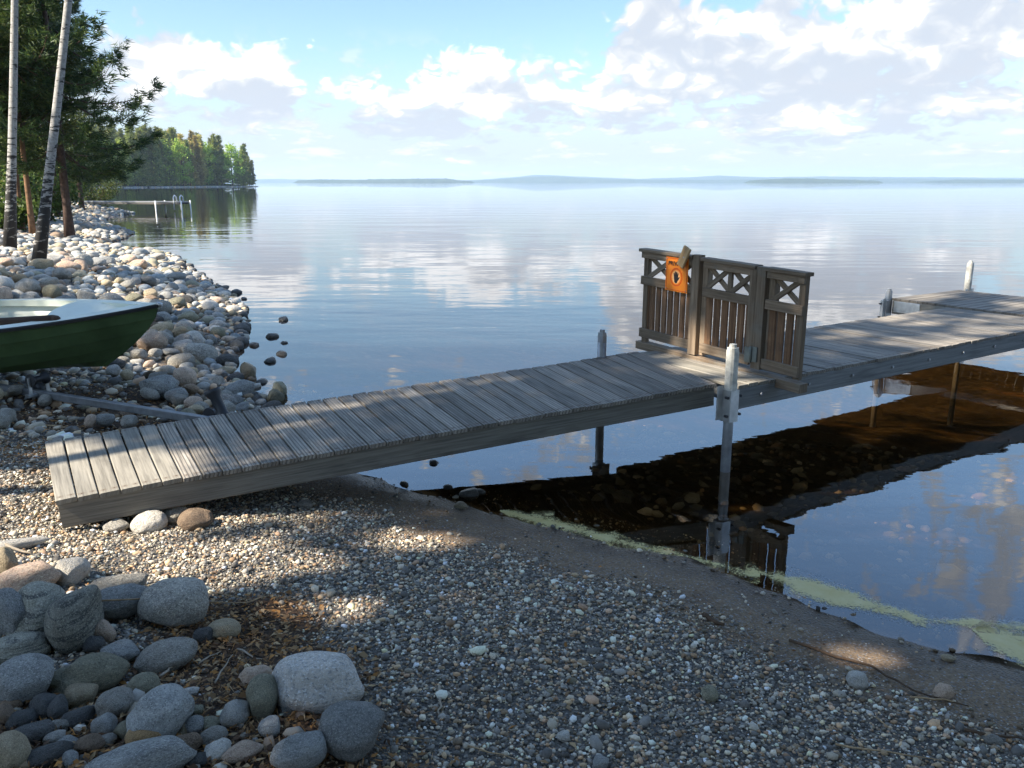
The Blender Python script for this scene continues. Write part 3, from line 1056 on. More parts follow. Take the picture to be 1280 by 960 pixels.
ORD = ['', 'second ', 'third ', 'fourth ', 'fifth ', 'sixth ', 'seventh ', 'eighth ', 'ninth ', 'tenth ', 'eleventh ', 'twelfth ']
RV = [np.array([v.co[:] for v in me.vertices]) for me in [rock_mesh('stone', 300 + i, 2, 2 + i % 3) for i in range(10)]]
F2 = ICO[2][1]
spec = []
for (x, y, r, d) in ind:
    mi = int(RNG.choice(8, p=WTS))
    asp = float(RNG.uniform(.62, .95)); hz = float(RNG.uniform(.52, .8))
    if abs(x + 4.2) < 1.0 and abs(y - 14.0) < 1.2 and r > .13:
        mi = 2
    if d < .04:
        mi = 7
    shape = 'long' if asp < .72 else ('oval' if asp < .84 else 'round')
    size = 'big' if r > .15 else ('middling' if r > .105 else 'small')
    k = min(range(len(LMK)), key=lambda q: math.hypot(x - LMK[q][1][0], y - LMK[q][1][1]))
    spec.append([x, y, r, d, mi, asp, hz, f'{size} {shape} {PALB[mi][1]}', k, math.hypot(x - LMK[k][1][0], y - LMK[k][1][1])])
groups = {}
for s in spec:
    groups.setdefault((s[7], s[8]), []).append(s)
for (desc, k), L in groups.items():
    L.sort(key=lambda q: q[9])
    for i, s in enumerate(L):
        s.append((f'{ORD[i]}closest {desc} bank stone to {LMK[k][0]}' if i else f'{desc} bank stone closest to {LMK[k][0]}'))
for i, s in enumerate(spec):
    x, y, r, d, mi, asp, hz = s[:7]
    z = float(hgt(x, y))
    stone(ROCKS_L[i % 12], (x, y, z + r * hz * .35 + (.05 if d > .4 else 0)), r * 1.06, r * asp, r * hz, random.uniform(0, 6.28), M[PALB[mi][0]], s[10], 'stones of the bank', tilt=.3)
Vs, Fs, Cs = [], [], []
cols = np.array([1.28, 1.21, 1.10]) * np.array([(.27, .275, .275), (.235, .265, .29), (.47, .455, .43), (.35, .30, .215), (.45, .35, .28), (.235, .225, .17), (.22, .165, .125), (.085, .087, .09)])


def rotm(a, b, c):
    return np.array(Euler((a, b, c)).to_matrix())


nv = 0
for i, (x, y, r, d) in enumerate(rest):
    P = RV[i % 10] * (r * 1.06, r * RNG.uniform(.62, .95), r * RNG.uniform(.5, .8))
    P = P @ rotm(random.uniform(-.3, .3), random.uniform(-.3, .3), random.uniform(0, 6.28)).T
    P = P + (x, y, float(hgt(x, y)) + r * .25)
    Vs.append(P); Fs.append(F2 + nv); nv += len(P)
    c = cols[int(RNG.choice(8, p=WTS))] * RNG.uniform(.7, 1.2)
    if d < 0: c = cols[7]
    Cs.append(np.repeat(c[None], len(P), 0))
m, nt = mat('tinted_stone')
co = nt.coord('Object')
c = nt.mix(nt.m('MULTIPLY', nt.ss(nt.noise(co, 16, 6, .7), .45, .7), .6), nt.attr('tint'), (.09, .088, .085))
c = nt.mix(nt.m('MULTIPLY', nt.ss(nt.noise(co, 60, 4, .7), .55, .7), .4), c, (.5, .49, .47))
surf(nt, pbsdf(nt, c, .85, nt.bump(nt.noise(co, 22, 7, .65), .6, .02), 0, .25))
M['tint_stone'] = m
tag(link('bank_stones', mesh_np('bank_stones', np.concatenate(Vs), np.concatenate(Fs), np.concatenate(Cs), True), m), kind='stuff')

# ------------------------------------------------------------------ gravel
PEB = np.array([(.085, .09, .10), (.13, .14, .155), (.20, .21, .22), (.28, .28, .27), (.46, .45, .43), (.24, .20, .155), (.20, .15, .11), (.31, .235, .19), (.15, .15, .13), (.10, .085, .07)])
PEB = PEB * np.array([1.85, 1.58, 1.24])
PW = np.array([.16, .16, .15, .13, .10, .10, .07, .06, .05, .04]); PW = PW / PW.sum()


def scatter(n, box, dens_fn, rmin, rmed, sig, rmax, zoff, sub=1, dark=1.0):
    x = RNG.uniform(box[0], box[1], n); y = RNG.uniform(box[2], box[3], n)
    d = sdist(x, y)
    vis = np.abs(x) < (.70 * y + .8)
    keep = vis & (RNG.uniform(0, 1, n) < dens_fn(x, y, d))
    x, y, d = x[keep], y[keep], d[keep]
    k = len(x)
    r = np.clip(RNG.lognormal(math.log(rmed), sig, k), rmin, rmax)
    z = hgt(x, y)
    V0, F0 = (ICO[1] if sub == 2 else (ICOS0))
    if sub == 1:
        V0, F0 = ICOS0
    else:
        V0, F0 = ICO[2] if sub == 3 else ICO[1]
    nvv = len(V0)
    sc = np.stack([r * RNG.uniform(.9, 1.25, k), r * RNG.uniform(.65, 1.0, k), r * RNG.uniform(.42, .72, k)], -1)
    jit = 1 + RNG.uniform(-.16, .16, (k, nvv, 1))
    P = V0[None] * sc[:, None, :] * jit
    ya = RNG.uniform(0, 6.28, k); ti = RNG.normal(0, .35, k)
    cy, sy = np.cos(ya), np.sin(ya); ct, st = np.cos(ti), np.sin(ti)
    X, Y, Z = P[..., 0], P[..., 1], P[..., 2]
    X, Z = X * ct[:, None] + Z * st[:, None], -X * st[:, None] + Z * ct[:, None]
    X, Y = X * cy[:, None] - Y * sy[:, None], X * sy[:, None] + Y * cy[:, None]
    P = np.stack([X + x[:, None], Y + y[:, None], Z + (z + r * zoff + RNG.uniform(-.003, .005, k))[:, None]], -1)
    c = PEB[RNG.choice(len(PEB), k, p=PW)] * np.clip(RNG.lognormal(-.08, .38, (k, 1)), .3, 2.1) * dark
    c = np.minimum(c, .72)
    Fall = (F0[None] + (np.arange(k) * nvv)[:, None, None]).reshape(-1, 3)
    return P.reshape(-1, 3), Fall, np.repeat(c, nvv, 0)


bm = bmesh.new(); bmesh.ops.create_icosphere(bm, subdivisions=1, radius=1.0)
ICOS0 = (np.array([v.co[:] for v in bm.verts]), np.array([[v.index for v in f.verts] for f in bm.faces])); bm.free()


def heap(x, y):
    return ((x + 1.35) / .75) ** 2 + ((y - 2.15) / .62) ** 2 < 1


def dens_main(x, y, d):
    s = soil_mask(x, y)
    edge = np.clip((d - .55 - .12 * wob(x, y, 2.0, .5)) / .35, 0, 1)
    return edge * (1 - .93 * np.clip(s * 1.3, 0, 1)) * np.where(y > 7.2, .25, 1)


def dens_strand(x, y, d):
    return np.where((d > -.5) & (d < 1.1), .35 + .3 * wob(x, y, 3.0, 2.0), 0) * np.where(y > 6.5, .4, 1)


parts = [scatter(190000, (-4.8, 4.6, 1.3, 8.6), dens_main, .0042, .0082, .34, .026, .25),
         scatter(150000, (-4.2, 4.6, 1.3, 6.2), dens_main, .0030, .0050, .25, .008, .1),
         scatter(70000, (-3.5, 4.8, 1.6, 8.6), dens_strand, .0022, .0048, .5, .022, .2, dark=.75),
         scatter(2600, (-3.8, 4.2, 1.4, 7.6), lambda x, y, d: np.clip((d - .5) * 2, 0, 1) * (1 - .6 * soil_mask(x, y)), .014, .019, .25, .034, .3, sub=2),
         scatter(2300, (-2.2, .2, 1.45, 3.2), lambda x, y, d: np.where(heap(x, y), .5, np.where(soil_mask(x, y) > .5, .15, 0.0)) * (1 - .8 * (((x + 1.0) / .4) ** 2 + ((y - 2.9) / .45) ** 2 < 1)), .010, .020, .35, .045, .25, sub=2),
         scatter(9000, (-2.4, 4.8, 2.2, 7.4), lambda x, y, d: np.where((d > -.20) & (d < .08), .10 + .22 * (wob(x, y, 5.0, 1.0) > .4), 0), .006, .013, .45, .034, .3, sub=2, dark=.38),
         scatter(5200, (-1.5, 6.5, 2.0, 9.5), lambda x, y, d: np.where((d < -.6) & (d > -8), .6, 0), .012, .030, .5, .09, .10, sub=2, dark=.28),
         scatter(26000, (-20, -2.2, 8.2, 30), lambda x, y, d: np.where((d > -.1) & (d < 8), .8, 0), .025, .05, .35, .085, .3, sub=2),
         scatter(2200, (-5.8, -2.0, 6.2, 9.4), lambda x, y, d: np.where(d > .1, .5, .25), .014, .034, .4, .085, .2, sub=2)]
Vs, Fs, Cs, nv = [], [], [], 0
for P, Fc, C in parts:
    Vs.append(P); Fs.append(Fc + nv); Cs.append(C); nv += len(P)
m, nt = mat('pebble')
co = nt.coord('Object')
c = nt.mix(nt.m('MULTIPLY', nt.ss(nt.noise(co, 220, 4, .7), .45, .7), .5), nt.attr('tint'), nt.vm('MULTIPLY', nt.attr('tint'), (.5, .5, .5)))
surf(nt, pbsdf(nt, c, .8, None, 0, .3))
M['pebble'] = m
tag(link('gravel', mesh_np('gravel', np.concatenate(Vs), np.concatenate(Fs), np.concatenate(Cs), True), m), kind='stuff')

# ------------------------------------------------------------------ leaf litter, twigs, stems


def litter(n, box, dens, cols_, lmin, lmax, wr):
    x = RNG.uniform(box[0], box[1], n); y = RNG.uniform(box[2], box[3], n)
    k_ = RNG.uniform(0, 1, n) < dens(x, y)
    x, y = x[k_], y[k_]; k = len(x)
    z = hgt(x, y) + RNG.uniform(.004, .022, k)
    L = RNG.uniform(lmin, lmax, k); w = L * RNG.uniform(wr * .6, wr * 1.3, k)
    ya = RNG.uniform(0, 6.28, k)
    ex = np.stack([np.cos(ya), np.sin(ya), RNG.normal(0, .3, k)], -1); ex /= np.linalg.norm(ex, axis=1)[:, None]
    ey = np.stack([-np.sin(ya), np.cos(ya), RNG.normal(0, .35, k)], -1)
    p = np.stack([x, y, z], -1)
    lift = np.zeros((k, 3)); lift[:, 2] = L * RNG.uniform(-.05, .22, k)
    V = np.stack([p - ex * L[:, None] / 2, p - ey * w[:, None] / 2 + lift, p + ex * L[:, None] / 2, p + ey * w[:, None] / 2 + lift], 1).reshape(-1, 3)
    c = np.array(cols_)[RNG.choice(len(cols_), k)] * RNG.uniform(.6, 1.3, (k, 1))
    return V, np.arange(4 * k).reshape(-1, 4), np.repeat(c, 4, 0)


LC = [(.22, .115, .045), (.30, .18, .085), (.13, .07, .035), (.38, .26, .14), (.08, .045, .025), (.36, .17, .05)]
A1 = litter(26000, (-2.6, .6, 1.4, 3.8), lambda x, y: np.clip(soil_mask(x, y) * 1.1 - .08, 0, .9) + .012, LC, .012, .045, .45)
A2 = litter(12000, (-2.6, .6, 1.4, 3.8), lambda x, y: np.clip(soil_mask(x, y) * 1.1 - .08, 0, .8) + .02, LC, .03, .075, .045)
A3 = litter(7000, (-5.6, -2.4, 5.6, 9.0), lambda x, y: np.clip(soil_mask(x, y), .12, .9), LC, .02, .07, .3)
A4 = litter(1800, (-3.6, 4.6, 1.6, 6.0), lambda x, y: np.where(sdist(x, y) > .45, .35, .1), LC, .01, .03, .4)
A5 = litter(2500, (-4.0, -2.6, 5.2, 6.6), lambda x, y: np.exp(-((x + 3.6) ** 2 / .2 + (y - 6.0) ** 2 / .12)), [(.30, .15, .04), (.22, .10, .03), (.14, .08, .03)], .02, .06, .25)
Vs, Fs, Cs, nv = [], [], [], 0
A6 = litter(16000, (-2.6, 4.6, 2.0, 7.0), lambda x, y: np.exp(-((sdist(x, y) - .72 - .14 * wob(x, y, 1.7, 3.0)) / .10) ** 2) * np.clip(wob(x, y, 1.2, .4) + .5, .05, 1), [(.20, .09, .03), (.14, .07, .03), (.09, .05, .03)], .008, .028, .3)
for P, Fc, C in (A1, A2, A3, A4, A5, A6):
    Vs.append(P); Fs.append(Fc + nv); Cs.append(C); nv += len(P)
m, nt = mat('dry_leaf')
surf(nt, pbsdf(nt, nt.attr('tint'), .8, None, 0, .2))
tag(link('leaf_litter', mesh_np('leaf_litter', np.concatenate(Vs), np.concatenate(Fs), np.concatenate(Cs)), m), kind='stuff')


def stem(name, pts, r, m_, label, cat, lift=.02, group=None):
    W_ = []
    for q in pts:
        g = ground(q[0], q[1]); W_.append(g + UP * (q[2] if len(q) > 2 else lift))
    out = []
    for a_, b_ in zip(W_[:-1], W_[1:]):
        for s in (0, .34, .67):
            p = a_ + (b_ - a_) * s
            out.append(p + np.array([random.uniform(-1, 1), random.uniform(-1, 1), random.uniform(-.3, .6)]) * r * 1.3)
    out.append(W_[-1])
    n = len(out)
    base = W_[0] - UP * lift
    o = MB().tube(out, [r * (1 - .65 * i / (n - 1)) for i in range(n)], 6).build(name, m_, None, base)
    return tag(o, label, cat, group)


stem('dry_straw', [(122, 778, .10), (190, 777, .12), (255, 770, .07), (310, 760, .03), (352, 744, .02)], .0042, M['twig'], 'long straw coloured dry straw lying across the grey cobbles', 'straw')
stem('dry_straw', [(262, 744), (300, 752), (340, 770)], .003, M['twig'], 'thin curved dry straw crossing the longest one', 'straw')
stem('dry_straw', [(292, 715), (270, 745)], .0022, M['twig'], 'short grey dry straw pointing up the gravel above the litter', 'straw')
stem('dry_twig', [(268, 862, .03), (280, 842, .03), (292, 826, .03)], .0045, M['driftwood'], 'pale straight twig lying in the middle of the litter', 'twig')
stem('dry_twig', [(299, 817, .02), (312, 825, .02), (328, 829, .02)], .0055, M['driftwood'], 'pale bent twig at the litter edge near the pinkish pale stone', 'twig')
stem('dry_twig', [(250, 836, .02), (262, 828, .03), (276, 820, .02)], .004, M['driftwood'], 'greyish twig above the pale straight one in the litter', 'twig')
stem('dry_twig', [(199, 853, .02), (212, 843, .03), (225, 832, .02)], .006, M['driftwood'], 'pale splinter beside the wood stump in front of the flat oval stone', 'twig')
stem('dry_twig', [(547, 862, .01), (551, 880, .014), (549, 897, .01)], .007, M['driftwood'], 'grey curved piece of wood upright on the shaded gravel', 'twig')
stem('dry_twig', [(586, 936, .012), (625, 947, .012), (665, 959, .012)], .0032, M['twig'], 'straw coloured twig at the middle bottom of the gravel', 'twig')
stem('dry_twig', [(495, 927, .012), (520, 926, .012), (545, 927, .012)], .003, M['twig'], 'short straight straw twig beside the large blue grey boulder', 'twig')
stem('dry_twig', [(466, 934, .02), (478, 944, .02)], .003, M['twig'], 'tiny twig sticking out of the large blue grey boulder', 'twig')
stem('dry_twig', [(373, 878, .02), (384, 893, .015)], .0035, M['twig'], 'tiny twig leaning on the largest granite boulder', 'twig')
stem('dry_branch', [(985, 803, .012), (1040, 823, .016), (1090, 838, .014), (1140, 866, .012), (1210, 888, .02)], .008, M['bark_dead'], 'dark strip of drifted branch along the beach', 'branch')
stem('dry_branch', [(1140, 874, .012), (1180, 880, .02), (1212, 887, .014)], .0045, M['twig'], 'thin pale branch below the pinkish round stone', 'branch')
stem('dry_branch', [(1205, 918, .014), (1240, 925, .02), (1285, 930, .014)], .008, M['bark_dead'], 'short dark stem near the corner of the beach', 'branch')
stem('dry_branch', [(1045, 934, .012), (1110, 943, .014), (1190, 957, .012)], .0045, M['twig'], 'straw coloured branch along the bottom of the gravel', 'branch')
stem('dry_branch', [(1095, 900, .012), (1115, 916, .012)], .004, M['twig'], 'short straw twig above the straw coloured branch', 'branch')
stem('driftwood_stick', [(-6, 681, .03), (18, 690, .03), (40, 696, .02)], .013, M['driftwood'], 'pale driftwood stick on the sunlit gravel at the picture edge', 'driftwood')
stem('dry_branch', [(55, 536, .03), (75, 537, .03), (100, 541, .02)], .006, M['twig'], 'pale twig on the orange litter behind the ramp', 'branch')
# bark chunk and stump of wood
o = stem('bark_piece', [(876, 774, .01), (890, 778, .014), (903, 783, .01)], .017, M['bark_dead'], 'reddish brown piece of bark on the damp sand', 'bark')
o = stem('wood_stump', [(190, 847, .0), (190, 832, .05)], .016, M['driftwood'], 'grey upright stump of wood before the flat oval grey stone', 'wood')

# pollen film floating in the shallows
Vs, Fs = [], []


def ribbon(pts, z=.003):
    nv0 = len(Vs)
    for (x, y, w) in pts:
        a_, b_ = onz(x, y - w * .9, z), onz(x, y + w * .9, z)
        for t in np.linspace(0, 1, 5):
            Vs.append(a_ + (b_ - a_) * t)
    for i in range(len(pts) - 1):
        for j in range(4):
            q = nv0 + i * 5 + j
            Fs.append([q, q + 1, q + 6, q + 5])


def dense(pts, k=6):
    out = []
    for a_, b_ in zip(pts[:-1], pts[1:]):
        for i in range(k):
            out.append(tuple(np.array(a_) + (np.array(b_) - np.array(a_)) * i / k))
    return out + [pts[-1]]


ribbon(dense([(625, 638, 2), (655, 646, 14), (690, 654, 18), (735, 667, 14), (780, 678, 18), (830, 690, 17), (870, 699, 14), (905, 708, 16), (950, 718, 18)]))
ribbon(dense([(950, 715, 6), (985, 726, 20), (1020, 738, 24), (1060, 748, 14), (1110, 763, 14), (1150, 773, 14), (1190, 778, 12), (1240, 781, 12), (1300, 785, 14)]))
ribbon(dense([(1215, 786, 4), (1245, 795, 32), (1275, 806, 34), (1330, 815, 34)]))
me = mesh_np('pollen_film', np.array(Vs), np.array(Fs))
uv = me.attributes.new('edge', 'FLOAT', 'POINT')
uv.data.foreach_set('value', np.array([1 - abs((i % 5) - 2) / 2 for i in range(len(Vs))], dtype=np.float32))
m, nt = mat('pollen')
co = nt.coord('Object')
al = nt.m('ADD', nt.attr('edge', 'Fac'), nt.m('MULTIPLY', nt.m('SUBTRACT', nt.noise(co, 4.0, 7, .7, .8), .5), 2.6))
al = nt.m('ADD', al, nt.m('MULTIPLY', nt.m('SUBTRACT', nt.noise(co, 1.3, 3, .5), .5), 2.6))
al = nt.m('ADD', al, nt.m('MULTIPLY', nt.m('SUBTRACT', nt.noise(nt.vm('MULTIPLY', co, (1, 2.2, 1)), 30.0, 4, .6), .5), .6))
al = nt.m('ADD', al, nt.m('MULTIPLY', nt.m('SUBTRACT', nt.noise(co, 70.0, 3, .6), .5), 1.1))
al = nt.m('MULTIPLY', nt.ss(al, .32, 1.0), .66)
tr = nt.n('ShaderNodeBsdfTransparent')
mx = nt.n('ShaderNodeMixShader')
nt.put(mx.inputs[0], al); nt.put(mx.inputs[1], tr.outputs[0])
nt.put(mx.inputs[2], pbsdf(nt, nt.ramp(nt.noise(co, 9, 5, .6), [(.3, (.70, .55, .20)), (.7, (.82, .70, .34))]), .6, None, 0, .4))
surf(nt, mx.outputs[0])
tag(link('pollen_film', me, m), kind='stuff')

# ------------------------------------------------------------------ boat
BL, BB = 4.5, .66
bow = np.array([-3.40, 7.95]); BZ = .40
t_b = empty('rowing_boat', (bow[0] - BL / 2, bow[1], BZ), 'dark green rowing boat with a pale grey inside, resting on its trailer', 'boat')
t_b.rotation_euler = (math.radians(7.0), math.radians(-1.0), math.radians(2.0))
NS = 34


def half_beam(t):
    return BB * (1 - max(0, (t - .45) / .55) ** 2.3) * (.80 + .20 * min(1, t / .4))


def sheer(t):
    return .525 + .10 * max(0, (t - .35) / .65) ** 1.8


def station(t, inset=0.0, strakes=True):
    """half section from keel to gunwale: list of (y, z)"""
    b = max(half_beam(t) - inset, .003)
    keel = .30 * max(0, (t - .86) / .14) ** 1.6 * 0 + inset * .7
    h = sheer(t) - keel
    pts = []
    NSK = 5
    bowf = max(0, (t - .6) / .4)
    for k in range(NSK):
        for e in (0, 1):
            s = (k + e) / NSK
            full = math.sin(s * math.pi / 2) ** .62
            y = b * ((1 - bowf * .75) * full + bowf * .75 * s ** 1.05)
            z = keel + h * (s ** (1.55 - .45 * bowf))
            if strakes and e == 0 and k > 0:
                y += .010
            pts.append((y, z))
    return pts


def xof(t, z, h):
    """stem rake: stations near the bow lean back below the gunwale"""
    lean = .62 * (max(0, (t - .72) / .28)) ** 1.5
    return -BL / 2 + BL * t - lean * (1 - z / h) ** 1.6


def skin(inset, strakes):
    V, Fs = [], []
    m_ = 10
    ts = [i / NS for i in range(NS + 1)]
    for t in ts:
        st = station(t, inset, strakes)
        h = sheer(t)
        row = [(xof(t, z, h), -y, z) for y, z in reversed(st)] + [(xof(t, z, h), y, z) for y, z in st]
        V += row
    k = 2 * m_
    for i in range(NS):
        for j in range(k - 1):
            q = i * k + j
            Fs.append([q, q + 1, q + k + 1, q + k])
    Fs.append(list(range(k)))
    return V, Fs


V, Fs = skin(0, True)
mb = MB(); mb.raw(V, Fs)
mb.build('hull', M['hull_green'], t_b, np.zeros(3))
V, Fs = skin(.035, False)
V = [(x - (.05 if x > BL * .4 else 0), y, z + .004) for x, y, z in V]
mb = MB(); mb.raw(V, [list(reversed(f)) for f in Fs], None, True)
lin = mb.build('liner', M['liner_grey'], t_b, np.zeros(3))
# black rubbing strip and pale rim
rub, rim = MB(), MB()
for s in (-1, 1):
    for i in range(NS):
        t0, t1 = i / NS, (i + 1) / NS
        y0, y1, h0, h1 = half_beam(t0), half_beam(t1), sheer(t0), sheer(t1)
        x0, x1 = -BL / 2 + BL * t0, -BL / 2 + BL * t1
        rub.raw([(x0, s * (y0 - .004), h0 - .034), (x1, s * (y1 - .004), h1 - .034), (x1, s * (y1 + .020), h1 - .030), (x0, s * (y0 + .020), h0 - .030),
                 (x0, s * (y0 - .004), h0 + .001), (x1, s * (y1 - .004), h1 + .001), (x1, s * (y1 + .020), h1 - .003), (x0, s * (y0 + .020), h0 - .003)],
                [[3, 2, 6, 7], [4, 5, 6, 7], [0, 1, 2, 3]])
        wi = .075 + .06 * max(0, (t0 - .6) / .4)
        wj = .075 + .06 * max(0, (t1 - .6) / .4)
        rim.raw([(x0, s * (y0 + .006), h0 + .004), (x1, s * (y1 + .006), h1 + .004), (x1, s * max(y1 - wj, 0), h1 + .012), (x0, s * max(y0 - wi, 0), h0 + .012),
                 (x1, s * max(y1 - wj, 0), h1 - .05), (x0, s * max(y0 - wi, 0), h0 - .05)], [[0, 1, 2, 3], [3, 2, 4, 5]], None, False)
rub.build('rubbing_strip', M['gunwale_black'], t_b, np.zeros(3))
rim.build('gunwale', M['liner_grey'], t_b, np.zeros(3))
# fore deck with a shallow well
mb = MB()
ts = [.80 + .2 * i / 10 for i in range(11)]
V, Fs = [], []
for t in ts:
    y = max(half_beam(t) - .03, .004); h = sheer(t) + .006
    for k in range(9):
        u = -1 + k / 4
        dip = .075 * max(0, 1 - ((t - .895) / .062) ** 2) * max(0, 1 - (u / .72) ** 2)
        cut = 0
        V.append((-BL / 2 + BL * t - (.10 * (1 - u * u) if t < .81 else 0), u * y, h + .012 * (1 - u * u) - min(dip * 1.8, .06)))
for i in range(10):
    for k in range(8):
        q = i * 9 + k
        Fs.append([q, q + 1, q + 10, q + 9])
mb.raw(V, Fs, None, True)
V2 = [(V[k][0], V[k][1], V[k][2]) for k in range(9)] + [(V[k][0] - .08, V[k][1] * .9, V[k][2] - .30) for k in range(9)]
mb.raw(V2, [[k, k + 1, k + 10, k + 9] for k in range(8)], None, True)
mb.build('fore_deck', M['liner_grey'], t_b, np.zeros(3))
for x in (-1.4, -.2, 1.0):
    t = (x + BL / 2) / BL
    mb = MB(); yb = half_beam(t) * .80 - .06
    mb.bar((x, -yb, .30), (x, yb, .30), (0, 0, 1), .30, .05, .02)
    mb.build('thwart', M['liner_grey'], t_b, np.zeros(3))
MB().tube([(BL / 2 - .02, 0, .63), (BL / 2 + .03, 0, .61)], .022, 10).build('bow_eye', M['galv'], t_b, np.zeros(3))
# brown oar lying inside along the near side
t_o = empty('wooden_oar', (-5.2, 7.62, .93), 'dark brown wooden oar shaft end lying inside the green boat', 'oar')
MB().tube([(-7.0, 7.55, .86), (-5.2, 7.58, .915), (-4.25, 7.60, .965)], [.03, .042, .044], 12).build('shaft', M['oar_wood'], t_o)
MB().tube([(-4.25, 7.60, .965), (-4.21, 7.60, .967), (-4.19, 7.60, .968)], [.044, .036, .018], 12).build('grip', M['oar_wood'], t_o)
MB().bar((-7.0, 7.55, .86), (-7.6, 7.54, .85), (0, 0, 1), .14, .02).build('blade', M['oar_wood'], t_o)

# ------------------------------------------------------------------ trailer
tz = float(hgt(-4.2, 7.6))
t_t = empty('boat_trailer', (-4.4, 7.6, tz), 'low galvanised boat trailer on the stones under the green boat', 'trailer')
e0, e1 = onz(48, 492, .30), onz(243, 523, .25)
dr = (e1 - e0) / np.linalg.norm(e1 - e0)
MB().bar(e0 - dr * 2.6, e1 + dr * .25, UP, .055, .066, .006).build('drawbar', M['trailer_steel'], t_t)
pr = np.cross(UP, dr)
kr = e0 + dr * .02
mb = MB()
for s in (-1, 1):
    mb.bar(kr + pr * s * .09, kr + pr * s * .09 + UP * .17, dr, .035, .012)
mb.bar(kr - pr * .12 - dr * .02, kr + pr * .12 - dr * .02, UP, .05, .03)
mb.build('roller_bracket', M['galv'], t_t)


def roller(c, ax, w, r0, r1):
    k = [(-w, r1), (-w * .8, r1), (-w * .5, r0), (w * .5, r0), (w * .8, r1), (w, r1)]
    return MB().tube([c + ax * q for q, _ in k], [r for _, r in k], 16)


kroll = roller(kr + UP * .14, pr, .085, .03, .06).build('keel_roller', M['rubber'], t_t)
for (px, py, z) in ((27, 493, .24), (49, 486, .30)):
    c_ = onz(px, py, z)
    MB().tube([c_ - pr * .04, c_ - pr * .03, c_ + pr * .03, c_ + pr * .04], [.03, .062, .062, .03], 16).build('support_wheel', M['rubber'], t_t)
c_ = onz(33, 500, .24)
MB().bar(c_ + UP * .02, c_ - UP * (.24 - tz) + dr * -.05, dr, .02, .02).build('support_leg', M['galv'], t_t)
mb = MB()
mb.bar(e0 - dr * 2.0 - pr * .8, e0 - dr * 2.0 + pr * .8, UP, .06, .06)
mb.build('axle', M['trailer_steel'], t_t)
for s in (-1, 1):
    c_ = e0 - dr * 2.0 + pr * s * .86
    wh = MB().tube([c_ - pr * .07, c_ - pr * .06, c_ + pr * .06, c_ + pr * .07], [.15, .20, .20, .15], 20).build('wheel', M['rubber'], t_t)
    sub_build(MB().tube([c_ - pr * .074, c_ + pr * .074], .10, 16), 'rim', M['galv'], wh, t_t)
bc = onz(274, 507, .36)
axr = np.array([.42, -.20, -.88]); axr /= np.linalg.norm(axr)
roller(bc, axr, .145, .045, .07).build('bow_roller', M['rubber'], t_t)
br2 = onz(268, 516, .27)
roller(br2, pr, .07, .035, .06).build('bow_roller', M['rubber'], t_t)
MB().bar(e1 + dr * .1, np.array([bc[0], bc[1], e1[2]]), UP, .05, .05).bar(np.array([bc[0], bc[1], e1[2]]), bc, dr, .04, .04).build('winch_post', M['galv_dull'], t_t)

# ------------------------------------------------------------------ foliage


def leaf_mat(name, trans=.35, rough=.55):
    m, nt = mat(name)
    col = nt.attr('tint')
    oi = nt.n('ShaderNodeObjectInfo').outputs['Random']
    hs = nt.n('ShaderNodeHueSaturation')
    nt.put(hs.inputs['Hue'], nt.m('ADD', .485, nt.m('MULTIPLY', oi, .03)))
    nt.put(hs.inputs['Value'], nt.m('ADD', .8, nt.m('MULTIPLY', oi, .45)))
    nt.put(hs.inputs['Color'], col)
    d = pbsdf(nt, hs.outputs[0], rough, None, 0, .25)
    t = nt.n('ShaderNodeBsdfTranslucent'); nt.put(t.inputs['Color'], hs.outputs[0])
    mx = nt.n('ShaderNodeMixShader'); mx.inputs[0].default_value = trans
    nt.put(mx.inputs[1], d); nt.put(mx.inputs[2], t.outputs[0])
    surf(nt, mx.outputs[0])
    M[name] = m


leaf_mat('needles', .32)
leaf_mat('leaves', .45)
simple('bark_pine', (.085, .055, .042), .9, 0, .45, 9.0, .2, .02)
simple('bark_orange', (.20, .115, .065), .9, 0, .4, 9.0, .2, .02)
m, nt = mat('bark_birch')
co = nt.coord('Object')
st_ = nt.noise(nt.vm('MULTIPLY', co, (2.5, 2.5, 9.0)), 1.6, 6, .65, .3)
lo = nt.ss(nt.sep(co)[2], 0.2, 3.2, .20, 0.0)
k_ = nt.ss(nt.m('ADD', st_, lo), .56, .63)
c = nt.mix(k_, nt.ramp(nt.noise(co, 22, 5, .6), [(.3, (.23, .215, .195)), (.7, (.42, .40, .365))]), (.03, .027, .024))
surf(nt, pbsdf(nt, c, .75, nt.bump(nt.noise(nt.vm('MULTIPLY', co, (3, 3, 12)), 4, 5, .6), .5, .02), 0, .3))
M['bark_birch'] = m


def blades(P, D, L, w, col, spread, seed):
    """thin triangles at points P heading along D"""
    r = np.random.default_rng(seed)
    k = len(P)
    d = D + r.normal(0, spread, (k, 3)); d /= np.linalg.norm(d, axis=1)[:, None]
    s = np.cross(d, r.normal(0, 1, (k, 3))); s /= np.linalg.norm(s, axis=1)[:, None]
    l = L * r.uniform(.6, 1.25, (k, 1)); ww = w * r.uniform(.7, 1.3, (k, 1))
    V = np.stack([P - s * ww / 2, P + s * ww / 2, P + d * l], 1).reshape(-1, 3)
    c = np.array(col)[r.choice(len(col), k)] * r.uniform(.65, 1.4, (k, 1))
    return V, np.arange(3 * k).reshape(-1, 3), np.repeat(c, 3, 0)


